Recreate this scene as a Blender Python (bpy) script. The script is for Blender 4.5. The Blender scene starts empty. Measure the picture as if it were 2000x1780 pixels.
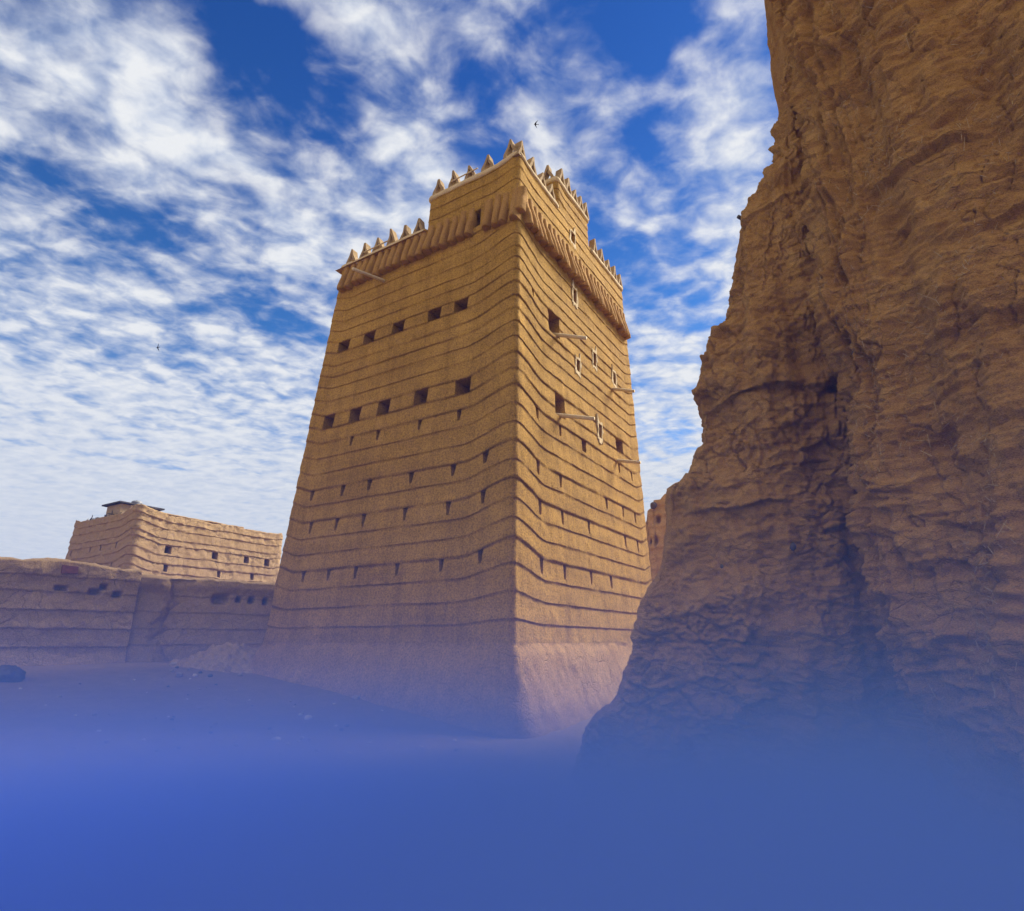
import bpy, math, random
import numpy as np
from mathutils import Vector

random.seed(7)
RNG = np.random.default_rng(11)
SC = bpy.context.scene
COL = SC.collection
PI = math.pi

# ------------------------------------------------------------------ numpy noise
def _hash(ix, iy, iz, seed):
    h = (ix.astype(np.int64) * 374761393 + iy.astype(np.int64) * 668265263 + iz.astype(np.int64) * 2147483647 + seed * 1274126177) & 0xFFFFFFFF
    h = ((h ^ (h >> 13)) * 1274126177) & 0xFFFFFFFF
    h = ((h ^ (h >> 16)) * 2246822519) & 0xFFFFFFFF
    return (h ^ (h >> 15)) & 0xFFFFFFFF

_G = np.array([(1,1,0),(-1,1,0),(1,-1,0),(-1,-1,0),(1,0,1),(-1,0,1),(1,0,-1),(-1,0,-1),(0,1,1),(0,-1,1),(0,1,-1),(0,-1,-1)], float)

def perlin(p, seed=0):
    p = np.asarray(p, float)
    i = np.floor(p).astype(np.int64); f = p - i
    u = f * f * f * (f * (f * 6 - 15) + 10)
    out = 0
    for dx in (0, 1):
        wx = u[..., 0] if dx else 1 - u[..., 0]
        for dy in (0, 1):
            wy = u[..., 1] if dy else 1 - u[..., 1]
            for dz in (0, 1):
                wz = u[..., 2] if dz else 1 - u[..., 2]
                g = _G[_hash(i[..., 0] + dx, i[..., 1] + dy, i[..., 2] + dz, seed) % 12]
                d = g[..., 0] * (f[..., 0] - dx) + g[..., 1] * (f[..., 1] - dy) + g[..., 2] * (f[..., 2] - dz)
                out = out + wx * wy * wz * d
    return out

def fbm(p, octv=4, seed=0, gain=.5, lac=2.03):
    a, s, q = 1., 0., np.asarray(p, float)
    for o in range(octv):
        s = s + a * perlin(q, seed + o * 17); q = q * lac + 3.7; a *= gain
    return s

def ridged(p, octv=4, seed=0):
    a, s, q = 1., 0., np.asarray(p, float)
    for o in range(octv):
        s = s + a * (1 - 2.2 * np.abs(perlin(q, seed + o * 13))); q = q * 2.05 + 1.3; a *= .5
    return s

def worley(p, seed=0, ids=False):
    """distance to the nearest and second nearest cell point"""
    p = np.asarray(p, float); i = np.floor(p).astype(np.int64)
    d1 = np.full(p.shape[:-1], 9.); d2 = d1.copy(); rv = d1 * 0
    for dx in (-1, 0, 1):
        for dy in (-1, 0, 1):
            for dz in (-1, 0, 1):
                c = i + np.array((dx, dy, dz))
                q = np.stack([_hash(c[..., 0], c[..., 1], c[..., 2], seed + k) / 4294967295. for k in (1, 2, 3)], -1) + c
                d = np.sqrt(((q - p) ** 2).sum(-1))
                if ids: rv = np.where(d < d1, _hash(c[..., 0], c[..., 1], c[..., 2], seed + 9) / 4294967295., rv)
                d2 = np.minimum(d2, np.maximum(d1, d)); d1 = np.minimum(d1, d)
    return (d1, d2, rv) if ids else (d1, d2)

def sstep(a, b, x):
    t = np.clip((np.asarray(x, float) - a) / (b - a), 0, 1); return t * t * (3 - 2 * t)

# ------------------------------------------------------------------ object helpers
def mesh(name, V, F, mat, smooth=False, offset=(0, 0, 0)):
    V = np.asarray(V, float).reshape(-1, 3) - np.asarray(offset, float)
    me = bpy.data.meshes.new(name)
    if isinstance(F, np.ndarray) and F.ndim == 2:
        n = F.shape[1]
        me.vertices.add(len(V)); me.vertices.foreach_set('co', V.ravel())
        me.loops.add(F.size); me.loops.foreach_set('vertex_index', F.ravel().astype(np.int32))
        me.polygons.add(len(F)); me.polygons.foreach_set('loop_start', np.arange(0, F.size, n, dtype=np.int32))
        me.update(calc_edges=True); me.validate()
    else:
        me.from_pydata([tuple(v) for v in V], [], [tuple(int(i) for i in f) for f in F]); me.update()
    if smooth:
        me.polygons.foreach_set('use_smooth', np.ones(len(me.polygons), bool))
    if mat: me.materials.append(mat)
    return me

def wloc(o):
    v = Vector((0, 0, 0))
    while o is not None:
        v = v + Vector(o.location); o = o.parent
    return v

def part(name, V, F, mat, parent=None, smooth=False, label=None, kind=None):
    off = wloc(parent)
    o = bpy.data.objects.new(name, mesh(name, V, F, mat, smooth, off)); COL.objects.link(o)
    if parent is not None: o.parent = parent
    if label: o['label'] = label
    if kind: o['kind'] = kind
    return o

def thing(name, label, cat, loc=(0, 0, 0), group=None):
    o = bpy.data.objects.new(name, None); COL.objects.link(o); o.location = loc
    o.empty_display_size = .3
    return tag(o, label, cat, group)

def tag(o, label, cat, group=None, kind=None):
    if label: o['label'] = label
    if cat: o['category'] = cat
    if group: o['group'] = group
    if kind: o['kind'] = kind
    return o

def grid_faces(nr, nc, closed=False, keep=None, flip=False):
    r = np.arange(nr - 1)[:, None]; n2 = nc if closed else nc - 1
    c = np.arange(n2)[None, :]; c1 = (c + 1) % nc
    a = r * nc + c; b = r * nc + c1; d = (r + 1) * nc + c1; e = (r + 1) * nc + c
    f = np.stack([a, b, d, e], -1)
    if keep is not None: f = f[keep[:, :n2]]
    f = f.reshape(-1, 4)
    return f[:, ::-1].copy() if flip else f

def join(*pairs):
    Vs, Fs, n = [], [], 0
    for V, F in pairs:
        V = np.asarray(V, float).reshape(-1, 3)
        Vs.append(V); Fs += [tuple(int(i) + n for i in f) for f in F]; n += len(V)
    return np.concatenate(Vs), Fs

def tube(p0, p1, r0, r1, n=10, caps=True, bend=0.0, seg=4):
    p0, p1 = np.array(p0, float), np.array(p1, float); ax = p1 - p0; L = np.linalg.norm(ax); ax /= L
    u = np.cross(ax, (0, 0, 1)); u = u / np.linalg.norm(u) if np.linalg.norm(u) > 1e-3 else np.array((1., 0, 0))
    w = np.cross(u, ax)
    V = []
    for i in range(seg + 1):
        t = i / seg; c = p0 + (p1 - p0) * t + u * bend * math.sin(PI * t); r = r0 + (r1 - r0) * t
        for k in range(n):
            a = 2 * PI * k / n; V.append(c + r * (math.cos(a) * u + math.sin(a) * w))
    F = [tuple(f) for f in grid_faces(seg + 1, n, True)]
    if caps: F += [tuple(range(n))[::-1], tuple(seg * n + k for k in range(n))]
    return np.array(V), F

# ------------------------------------------------------------------ materials
def nodes_of(m):
    m.use_nodes = True; nt = m.node_tree; nt.nodes.clear(); return nt

def N(nt, kind, **kw):
    n = nt.nodes.new(kind)
    for k, v in kw.items():
        if k.startswith('i_'):
            key = k[2:]
            n.inputs[int(key) if key.isdigit() else key.replace('_', ' ')].default_value = v
        else: setattr(n, k, v)
    return n

def ramp(nt, fac, stops):
    r = N(nt, 'ShaderNodeValToRGB'); e = r.color_ramp.elements
    while len(e) < len(stops): e.new(.5)
    for el, (p, c) in zip(e, stops): el.position = p; el.color = (*c, 1) if len(c) == 3 else c
    nt.links.new(fac, r.inputs[0]); return r.outputs[0]

def math_(nt, op, a, b=None, c=None, clamp=False):
    m = N(nt, 'ShaderNodeMath', operation=op, use_clamp=clamp)
    for k, v in enumerate((a, b, c)):
        if v is None: continue
        if isinstance(v, (int, float)): m.inputs[k].default_value = v
        else: nt.links.new(v, m.inputs[k])
    return m.outputs[0]

def mixc(nt, fac, a, b, mode='MIX'):
    m = N(nt, 'ShaderNodeMix', data_type='RGBA', blend_type=mode, clamp_factor=True)
    for k, v in ((0, fac), (6, a), (7, b)):
        if isinstance(v, (int, float)): m.inputs[k].default_value = v
        elif isinstance(v, tuple): m.inputs[k].default_value = (*v, 1)
        else: nt.links.new(v, m.inputs[k])
    return m.outputs[2]

def mud(name, base, dark, light, scale=1.0, bump=.5, grain=140., cracks=0., straw=0., stretch=(1, 1, 1), rough=.95, streak=0.):
    """rammed earth: patches, fine grain, chaff, hairline cracks"""
    m = bpy.data.materials.new(name); nt = nodes_of(m); L = nt.links.new
    geo = N(nt, 'ShaderNodeNewGeometry')
    mp = N(nt, 'ShaderNodeMapping'); mp.inputs['Scale'].default_value = stretch; L(geo.outputs['Position'], mp.inputs[0]); P = mp.outputs[0]
    n1 = N(nt, 'ShaderNodeTexNoise', i_Scale=.7 * scale, i_Detail=6., i_Roughness=.62); L(P, n1.inputs['Vector'])
    n2 = N(nt, 'ShaderNodeTexNoise', i_Scale=4.5 * scale, i_Detail=7., i_Roughness=.7); L(P, n2.inputs['Vector'])
    n3 = N(nt, 'ShaderNodeTexNoise', i_Scale=grain, i_Detail=3., i_Roughness=.65); L(P, n3.inputs['Vector'])
    n4 = N(nt, 'ShaderNodeTexNoise', i_Scale=22. * scale, i_Detail=5., i_Roughness=.65); L(P, n4.inputs['Vector'])
    c = ramp(nt, n1.outputs[0], [(.3, dark), (.5, base), (.72, light)])
    c2 = ramp(nt, n2.outputs[0], [(.28, tuple(x * .74 for x in base)), (.5, base), (.75, tuple(min(1, x * 1.2) for x in light))])
    c = mixc(nt, .45, c, c2)
    sp = ramp(nt, n3.outputs[0], [(.32, (.48, .44, .38)), (.5, (1, 1, 1)), (.68, (1.45, 1.42, 1.28))])
    c = mixc(nt, .75, c, sp, 'MULTIPLY')
    if streak > 0:
        ms = N(nt, 'ShaderNodeMapping'); ms.inputs['Scale'].default_value = (3.2, 3.2, .28); L(geo.outputs['Position'], ms.inputs[0])
        ns = N(nt, 'ShaderNodeTexNoise', i_Scale=1., i_Detail=6., i_Roughness=.65); L(ms.outputs[0], ns.inputs['Vector'])
        c = mixc(nt, streak, c, ramp(nt, ns.outputs[0], [(.32, (.66, .62, .58)), (.5, (1, 1, 1)), (.68, (1.22, 1.2, 1.18))]), 'MULTIPLY')
        ml = N(nt, 'ShaderNodeMapping'); ml.inputs['Scale'].default_value = (.22, .22, 2.3); L(geo.outputs['Position'], ml.inputs[0])
        nl = N(nt, 'ShaderNodeTexNoise', i_Scale=1., i_Detail=3., i_Roughness=.6); L(ml.outputs[0], nl.inputs['Vector'])
        c = mixc(nt, streak * .9, c, ramp(nt, nl.outputs[0], [(.32, (.74, .70, .66)), (.5, (1, 1, 1)), (.68, (1.2, 1.2, 1.2))]), 'MULTIPLY')
    h = math_(nt, 'ADD', math_(nt, 'MULTIPLY', n4.outputs[0], .55), math_(nt, 'MULTIPLY', n3.outputs[0], .45))
    h = math_(nt, 'ADD', h, math_(nt, 'MULTIPLY', n2.outputs[0], .6))
    if straw > 0:
        # chopped straw in the plaster: short stretched flecks
        w = N(nt, 'ShaderNodeTexNoise', i_Scale=3., i_Detail=2.); L(P, w.inputs['Vector'])
        rot = N(nt, 'ShaderNodeVectorRotate', rotation_type='EULER_XYZ'); L(P, rot.inputs['Vector'])
        cmb = N(nt, 'ShaderNodeCombineXYZ'); L(math_(nt, 'MULTIPLY', w.outputs[0], 5.), cmb.inputs[0]); L(math_(nt, 'MULTIPLY', w.outputs[0], 4.), cmb.inputs[1])
        L(cmb.outputs[0], rot.inputs['Rotation'])
        m2 = N(nt, 'ShaderNodeMapping'); m2.inputs['Scale'].default_value = (18, 130, 130); L(rot.outputs[0], m2.inputs[0])
        v = N(nt, 'ShaderNodeTexVoronoi', i_Scale=1.); L(m2.outputs[0], v.inputs['Vector'])
        fl = ramp(nt, v.outputs['Distance'], [(.10, (1, 1, 1)), (.2, (0, 0, 0))])
        fl = math_(nt, 'MULTIPLY', fl, straw)
        c = mixc(nt, fl, c, tuple(min(.8, x * 1.75 + .03) for x in light))
        h = math_(nt, 'ADD', h, math_(nt, 'MULTIPLY', fl, .5))
    if cracks > 0:
        wn = N(nt, 'ShaderNodeTexNoise', i_Scale=3., i_Detail=4.); L(P, wn.inputs['Vector'])
        ad = N(nt, 'ShaderNodeVectorMath', operation='MULTIPLY_ADD'); L(wn.outputs['Color'], ad.inputs[0]); ad.inputs[1].default_value = (.35, .35, .35); L(P, ad.inputs[2])
        v = N(nt, 'ShaderNodeTexVoronoi', feature='DISTANCE_TO_EDGE', i_Scale=2.3 * scale); L(ad.outputs[0], v.inputs['Vector'])
        cr = ramp(nt, v.outputs['Distance'], [(.0, (0, 0, 0)), (.03, (1, 1, 1))])
        wk = ramp(nt, n1.outputs[0], [(.42, (1, 1, 1)), (.58, (0, 0, 0))])
        cr = math_(nt, 'MAXIMUM', cr, math_(nt, 'MULTIPLY', wk, 1.0))
        h = math_(nt, 'ADD', h, math_(nt, 'MULTIPLY', cr, cracks))
    b = N(nt, 'ShaderNodeBump', i_Strength=bump, i_Distance=.03); L(h, b.inputs['Height'])
    s = N(nt, 'ShaderNodeBsdfPrincipled', i_Roughness=rough); s.inputs['Specular IOR Level'].default_value = .12
    L(c, s.inputs['Base Color']); L(b.outputs[0], s.inputs['Normal'])
    o = N(nt, 'ShaderNodeOutputMaterial'); L(s.outputs[0], o.inputs[0])
    return m

def plain(name, base, var=.25, scale=12., rough=.8, bump=.2):
    m = bpy.data.materials.new(name); nt = nodes_of(m); L = nt.links.new
    geo = N(nt, 'ShaderNodeNewGeometry')
    n1 = N(nt, 'ShaderNodeTexNoise', i_Scale=scale, i_Detail=6., i_Roughness=.65); L(geo.outputs['Position'], n1.inputs['Vector'])
    c = ramp(nt, n1.outputs[0], [(.3, tuple(x * (1 - var) for x in base)), (.7, tuple(min(1, x * (1 + var)) for x in base))])
    b = N(nt, 'ShaderNodeBump', i_Strength=bump, i_Distance=.02); L(n1.outputs[0], b.inputs['Height'])
    s = N(nt, 'ShaderNodeBsdfPrincipled', i_Roughness=rough); s.inputs['Specular IOR Level'].default_value = .2
    L(c, s.inputs['Base Color']); L(b.outputs[0], s.inputs['Normal'])
    o = N(nt, 'ShaderNodeOutputMaterial'); L(s.outputs[0], o.inputs[0])
    return m

M_TOWER = mud('tower_mud', (.345, .202, .044), (.295, .168, .034), (.39, .235, .060), 1., 1.0, 25., .0, .5, streak=.55)
M_PLINTH = mud('plinth_mud', (.36, .215, .08), (.31, .18, .064), (.40, .25, .10), 1., 1., 25., .5, .5, streak=.4)
M_CORBEL = mud('corbel_mud', (.36, .205, .066), (.30, .165, .05), (.40, .235, .085), 1.5, 1., 50., .0, .4)
M_COPING = mud('lime_coping', (.54, .43, .27), (.45, .34, .20), (.62, .52, .36), 1.6, .35, 110.)
M_MERLON = mud('merlon_plaster', (.31, .222, .125), (.20, .138, .075), (.42, .32, .20), 4., .35, 110.)
M_WHITE = mud('white_limewash', (.56, .45, .28), (.40, .29, .15), (.68, .58, .40), 9., .3, 50.)
M_CRAG = mud('eroded_mud', (.41, .228, .070), (.28, .142, .040), (.53, .325, .115), 1.3, 1.0, 75., .5, .9, (1, 1, 1.9))
M_WALL = mud('compound_mud', (.44, .295, .14), (.36, .235, .105), (.50, .345, .175), 1.2, 1., 50., .6, .3)
M_WALLD = mud('dark_wall_mud', (.38, .255, .125), (.32, .205, .10), (.43, .295, .15), 1.2, .8, 60., .2, .3)
M_HOUSE = mud('house_mud', (.33, .225, .118), (.275, .18, .092), (.39, .275, .15), 1.1, 1., 60., 1.0, .2)
M_RUIN = mud('ruin_mud', (.46, .315, .155), (.37, .245, .115), (.53, .375, .20), 1.3, 1., 60., .8, .2)
M_GROUND = mud('ground_dust', (.24, .16, .10), (.19, .125, .08), (.29, .20, .13), .8, .7, 70.)
M_STONE = plain('field_stone', (.30, .23, .17), .3, 9., .9, .5)
M_PALE = plain('pale_stone', (.55, .47, .38), .2, 9., .9, .4)
M_DARK = plain('dark_stone', (.10, .08, .075), .3, 7., .9, .5)
M_BRICK = plain('red_brick', (.22, .085, .05), .25, 12., .9, .4)
M_WOOD = plain('bleached_wood', (.62, .51, .33), .25, 30., .8, .3)
M_WOODD = plain('old_dark_wood', (.06, .045, .035), .4, 30., .8, .3)
M_ROOF = plain('dark_roof_sheet', (.05, .045, .05), .4, 8., .7, .3)
M_TANK = plain('galvanised_tank', (.22, .23, .25), .15, 6., .45, .1)
M_HUT = mud('hut_plaster', (.34, .26, .16), (.28, .21, .125), (.40, .31, .195), 1.5, .6, 60.)
M_BIRD = plain('bird_feathers', (.015, .015, .02), .3, 40., .7, .0)
M_STRAW = plain('straw_stalks', (.48, .36, .19), .3, 60., .7, .0)
M_TWIG = plain('dry_twig', (.10, .085, .07), .3, 40., .8, .2)

# ------------------------------------------------------------------ layout constants
F0 = np.array((.0104, 12.3487)); AX = np.array((-.85066, .52572)); BX = np.array((.52572, .85066))
H_EYE = 1.65
i1 = lambda z: .6 * (z - 1.65) / 10.4         # batter of the face towards the left of the photo
i2 = lambda z: .2 * (z - 1.65) / 10.4
aE = lambda z: 7.86 - .74 * (z - 1.65) / 10.6
bE = lambda z: 9.05 - .45 * (z - 1.65) / 10.6

def frame_world(ab, origin, A, B):
    """(..., 3) of a, b, z -> world"""
    ab = np.asarray(ab, float)
    xy = np.asarray(origin)[:2] + ab[..., :1] * A + ab[..., 1:2] * B
    return np.concatenate([xy, ab[..., 2:3]], -1)

def TW(a, b, z): return frame_world(np.array((a, b, z)), F0, AX, BX)

def ground_z(x, y):
    x = np.asarray(x, float); y = np.asarray(y, float)
    g = -.075 * np.clip(x, -16, 6) + .095 * (np.clip(y, -4, 18) - 11.8)
    g = g + .05 * fbm(np.stack([x * .35, y * .35, x * 0], -1), 3, 5) + .015 * fbm(np.stack([x * 2.2, y * 2.2, x * 0], -1), 3, 9)
    return g

# ------------------------------------------------------------------ coursed mud block (towers, storeys, houses)
PROFILE = ((.0, .062), (.05, .068), (.16, .058), (.32, .046), (.5, .034), (.68, .022), (.85, .013), (1., .004))

def coursed_block(a0, a1, b0, b1, Z, openings=(), r=.14, step=.07, lip=.24, lift=(.34, 1.5), lift2=(.2, .8), lift_z=(1.65, 3.6, .25),
                  wob=.012, rough=.008, seed=3, top=None, backs=12, damage=None):
    """Z: heights of the course lines. openings: (face, c0, c1, z0, z1, taper). Returns V, F (a,b,z) and one jamb loop per opening."""
    def even(n, fn): return [fn(t) for t in np.linspace(0, 1, n + 1)[:-1]]
    zm = .5 * (Z[0] + Z[-1])
    la, lb = a1(zm) - a0(zm), b1(zm) - b0(zm)
    tl = list(np.linspace(0, 1, max(3, int(la / step)) + 1)); tr = list(np.linspace(0, 1, max(3, int(lb / step)) + 1))
    ops = []
    for (fc, c0, c1, z0, z1, tap) in openings:
        zc = .5 * (z0 + z1)
        if fc == 'L':
            t = sorted(((a1(zc) - r - c) / (a1(zc) - a0(zc) - 2 * r)) for c in (c0, c1)); lst = tl
        else:
            t = sorted(((c - b0(zc) - r) / (b1(zc) - b0(zc) - 2 * r)) for c in (c0, c1)); lst = tr
        ops.append([fc, t[0], t[1], z0, z1, tap])
        for x in t:
            lst.append(float(x))
    def tidy(lst, keep):
        keep = sorted(set(round(k, 6) for k in keep)); out = []
        sp = 1.0 / len(lst) * .6
        for t in sorted(lst):
            if any(abs(t - k) < 1e-5 for k in keep) or t in (0, 1): out.append(t)
            elif all(abs(t - k) > sp for k in keep): out.append(t)
        return sorted(set(round(t, 6) for t in out))
    tl = tidy(tl, [o[1] for o in ops if o[0] == 'L'] + [o[2] for o in ops if o[0] == 'L'])
    tr = tidy(tr, [o[1] for o in ops if o[0] == 'R'] + [o[2] for o in ops if o[0] == 'R'])
    arc = [(k + .5) / 4 for k in range(4)]
    bk = list(np.linspace(0, 1, backs + 1))
    cols = [('L', t) for t in tl] + [('c', t) for t in arc] + [('R', t) for t in tr] + [('d', t) for t in arc] + [('B', t) for t in bk] + \
           [('e', t) for t in arc] + [('K', t) for t in bk] + [('f', t) for t in arc]
    nc = len(cols)
    # rows
    rows = []
    for k in range(len(Z) - 1):
        ts = set(p[0] for p in PROFILE)
        for o in ops:
            for zz in (o[3], o[4]):
                if Z[k] - 1e-6 < zz < Z[k + 1] + 1e-6: ts.add(round((zz - Z[k]) / (Z[k + 1] - Z[k]), 4))
        hard = set(round((zz - Z[k]) / (Z[k + 1] - Z[k]), 4) for o in ops for zz in (o[3], o[4]))
        prev = -1
        for t in sorted(ts):
            if t not in (0., 1.) and t not in hard and any(abs(t - h) < .06 for h in hard): continue
            rows.append((k, t)); prev = t
    nr = len(rows)
    rz = np.array([Z[k] + (Z[k + 1] - Z[k]) * t for k, t in rows])
    rd = np.array([np.interp(t, [p[0] for p in PROFILE], [p[1] for p in PROFILE]) * lip for k, t in rows])
    rk = np.array([k for k, t in rows])
    V = np.zeros((nr, nc, 3)); Nn = np.zeros((nr, nc, 2))
    z_ = rz
    A0, A1, B0, B1 = (np.array([fn(z) for z in z_]) for fn in (a0, a1, b0, b1))
    dist = np.zeros((nr, nc)); dist2 = np.full((nr, nc), 9.)
    for j, (fc, t) in enumerate(cols):
        ph = t * PI / 2; s, c = math.sin(ph), math.cos(ph)
        if fc == 'L': a = A1 - r - t * (A1 - A0 - 2 * r); b = B0; n = (0, -1); dist[:, j] = a - A0; dist2[:, j] = A1 - a
        elif fc == 'c': a = A0 + r - r * s; b = B0 + r - r * c; n = (-s, -c); dist[:, j] = 0
        elif fc == 'R': b = B0 + r + t * (B1 - B0 - 2 * r); a = A0; n = (-1, 0); dist[:, j] = b - B0; dist2[:, j] = B1 - b
        elif fc == 'd': a = A0 + r - r * c; b = B1 - r + r * s; n = (-c, s); dist[:, j] = 9; dist2[:, j] = 0
        elif fc == 'B': a = A0 + r + t * (A1 - A0 - 2 * r); b = B1; n = (0, 1); dist[:, j] = 9; dist2[:, j] = np.minimum(a - A0, A1 - a)
        elif fc == 'e': a = A1 - r + r * s; b = B1 - r + r * c; n = (s, c); dist[:, j] = 9; dist2[:, j] = 0
        elif fc == 'K': b = B1 - r - t * (B1 - B0 - 2 * r); a = A1; n = (1, 0); dist[:, j] = 9; dist2[:, j] = np.minimum(b - B0, B1 - b)
        else: a = A1 - r + r * c; b = B0 + r - r * s; n = (c, -s); dist[:, j] = 9; dist2[:, j] = 0
        V[:, j, 0] = a; V[:, j, 1] = b; V[:, j, 2] = z_; Nn[:, j] = n
    lf = lift[0] * (1 - sstep(.0, lift[1], dist)) + lift2[0] * (1 - sstep(0., lift2[1], dist2))
    ls = lift_z[2] + (1 - lift_z[2]) * sstep(lift_z[0], lift_z[1], z_)
    tzero = np.ones(nr)
    if lift_z[0] == Z[0]: tzero = sstep(Z[0], Z[1], z_)
    wz = V.copy(); 
    q = np.stack([V[..., 0] * .9, V[..., 1] * .9, (rk * 7.31)[:, None] + 0 * dist], -1)
    dz = wob * 2.2 * fbm(q, 3, seed) + wob * .6 * fbm(q * np.array((6, 6, 1)), 2, seed + 5)
    V[..., 2] += lf * (ls * tzero)[:, None] + dz * tzero[:, None]
    q3 = np.stack([V[..., 0] * 1.6, V[..., 1] * 1.6, V[..., 2] * 1.6], -1)
    nz = rough * (1.6 * fbm(q3, 3, seed + 9) + fbm(q3 * 5.5, 3, seed + 21))
    lipn = 1 + .85 * fbm(np.stack([V[..., 0] * 2.5, V[..., 1] * 2.5, (rk * 3.1)[:, None] + 0 * dist], -1), 3, seed + 33)
    d = rd[:, None] * np.clip(lipn * 1.0, .1, 1.7) + nz
    if damage is not None: d = damage(V, d)
    V[..., 0] += Nn[..., 0] * d; V[..., 1] += Nn[..., 1] * d
    # openings
    keep = np.ones((nr - 1, nc), bool); loops = []
    nL = len(tl); base = {'L': 0, 'R': nL + 4}
    for (fc, t0, t1, z0, z1, tap) in ops:
        lst = tl if fc == 'L' else tr
        j0 = base[fc] + int(np.argmin([abs(t - t0) for t in lst])); j1 = base[fc] + int(np.argmin([abs(t - t1) for t in lst]))
        k0 = max(k for k in range(len(Z) - 1) if Z[k] <= z0 + 1e-6)
        cand = [i for i in range(nr)]
        i0 = min(cand, key=lambda i: (abs(rz[i] - z0), -i)); i1_ = min(cand, key=lambda i: (abs(rz[i] - z1), i))
        if j1 <= j0 or i1_ <= i0: continue
        keep[i0:i1_, j0:j1] = False
        # taper the foot of the opening, and knock its corners about a little
        cen = .5 * (V[i0:i1_ + 1, j0] + V[i0:i1_ + 1, j1])
        tt = np.linspace(0, 1, i1_ - i0 + 1)[:, None]
        s = tap + (1 - tap) * tt
        V[i0:i1_ + 1, j0, :2] = (cen + (V[i0:i1_ + 1, j0] - cen) * s)[:, :2]
        V[i0:i1_ + 1, j1, :2] = (cen + (V[i0:i1_ + 1, j1] - cen) * s)[:, :2]
        loop = [(i0, j) for j in range(j0, j1 + 1)] + [(i, j1) for i in range(i0 + 1, i1_ + 1)] + [(i1_, j) for j in range(j1 - 1, j0 - 1, -1)] + [(i, j0) for i in range(i1_ - 1, i0, -1)]
        loops.append((fc, loop))
    F = grid_faces(nr, nc, True, keep)
    P = V.reshape(-1, 3)
    outs = [(fc, np.array([V[i, j] for i, j in lp])) for fc, lp in loops]
    F = [tuple(f) for f in F]
    if top is not None:
        n0 = len(P); ring = np.arange((nr - 1) * nc, nr * nc)
        cen = P[ring].mean(0); inner = cen + (P[ring] - cen) * .9; inner[:, 2] = top
        P = np.concatenate([P, inner, [[cen[0], cen[1], top]]])
        for c in range(nc):
            c1 = (c + 1) % nc
            F.append((ring[c], ring[c1], n0 + c1, n0 + c)); F.append((n0 + c, n0 + c1, n0 + nc))
    return P, F, outs

def jamb(loop, fc, depth, shrink=.9):
    """the reveal of an opening and the dark wall at the end of it"""
    n = np.array((0, 1., 0)) if fc == 'L' else np.array((1., 0, 0))
    cen = loop.mean(0); k = len(loop); rings = [loop]
    for t in (.06, .35, 1.):
        q = cen + (loop - cen) * (1 - (1 - shrink) * t)
        ax = 1 if fc == 'L' else 0
        q[:, ax] = loop[:, ax] * (1 - t) + loop[:, ax].mean() * t + depth * t
        rings.append(q)
    V = np.concatenate(rings + [[cen + n * depth]])
    F = []
    for a in range(3):
        for c in range(k):
            c1 = (c + 1) % k; F.append((a * k + c, (a + 1) * k + c, (a + 1) * k + c1, a * k + c1))
    for c in range(k): F.append((3 * k + c, 4 * k, 3 * k + (c + 1) % k))
    return V, F

# ------------------------------------------------------------------ THE TOWER
tower = thing('mud_tower', 'tall tapering mud tower house with ridged courses and a spiked white-capped parapet', 'tower', tuple(TW(3.5, 4.3, .4)))
ZC = [1.65, 2.02, 2.50, 2.99, 3.47, 3.92, 4.36, 4.82, 5.28, 5.74, 6.21, 6.68, 7.15, 7.58, 8.02, 8.48, 8.92, 9.29, 9.66, 10.10, 10.47, 10.87, 11.22, 11.62, 12.08, 12.50, 13.36]
OPEN = []
def slit(fc, c, ztop, w=.17, h=.30, tap=.45, nm='loophole'):
    OPEN.append((nm, (fc, c - w / 2, c + w / 2, ztop - h, ztop, tap)))
for c in (5.46, 4.46, 3.01, 1.73): slit('L', c, 7.15, .15, .29)
for c in (6.76, 5.55, 4.55, 3.12, 1.81, .87): slit('L', c, 5.74, .19, .30)
for c in (6.61, 5.60, 4.62, 3.21, 1.87, .88): slit('L', c, 4.82, .16, .33)
for c in (6.61, 5.64, 4.67, 3.30, 1.96, .88): slit('L', c, 3.47, .15, .29)
for c in (1.33, 2.55, 6.70, 7.77): slit('R', c, 7.15, .17, .32)
for c in (1.27, 2.45, 5.42, 6.72, 7.81): slit('R', c, 5.74, .18, .34)
for c in (1.32, 2.47, 4.06, 6.73, 7.83): slit('R', c, 4.82, .18, .36)
for c in (1.30, 2.45, 4.01, 5.37): slit('R', c, 3.47, .18, .36)
slit('R', 1.29, 10.47, .15, .24)
for c0, c1 in ((6.62, 6.11), (5.54, 5.06), (4.40, 3.92), (3.07, 2.60), (2.17, 1.68)): OPEN.append(('window', ('L', c1, c0, 10.10, 10.47, .95)))
for c0, c1 in ((6.77, 6.30), (5.69, 5.23), (4.60, 4.14), (3.28, 2.81), (1.93, 1.43)): OPEN.append(('window', ('L', c1, c0, 7.58, 8.02, .95)))
OPEN += [('window', ('R', 2.14, 2.78, 9.80, 10.47, .95)), ('window', ('R', 2.33, 2.92, 7.40, 8.02, .95)), ('window', ('R', 6.55, 7.15, 7.58, 8.02, .95)),
         ('window', ('R', 3.86, 4.16, 6.78, 7.15, .9))]
FRAMED = [(3.96, 11.64, 12.10), (3.91, 9.29, 9.66), (5.22, 10.0, 10.47), (6.83, 10.0, 10.44), (5.25, 7.58, 8.02)]
for c, z0, z1 in FRAMED: OPEN.append(('framed', ('R', c - .13, c + .13, z0, z1, .8)))
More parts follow.
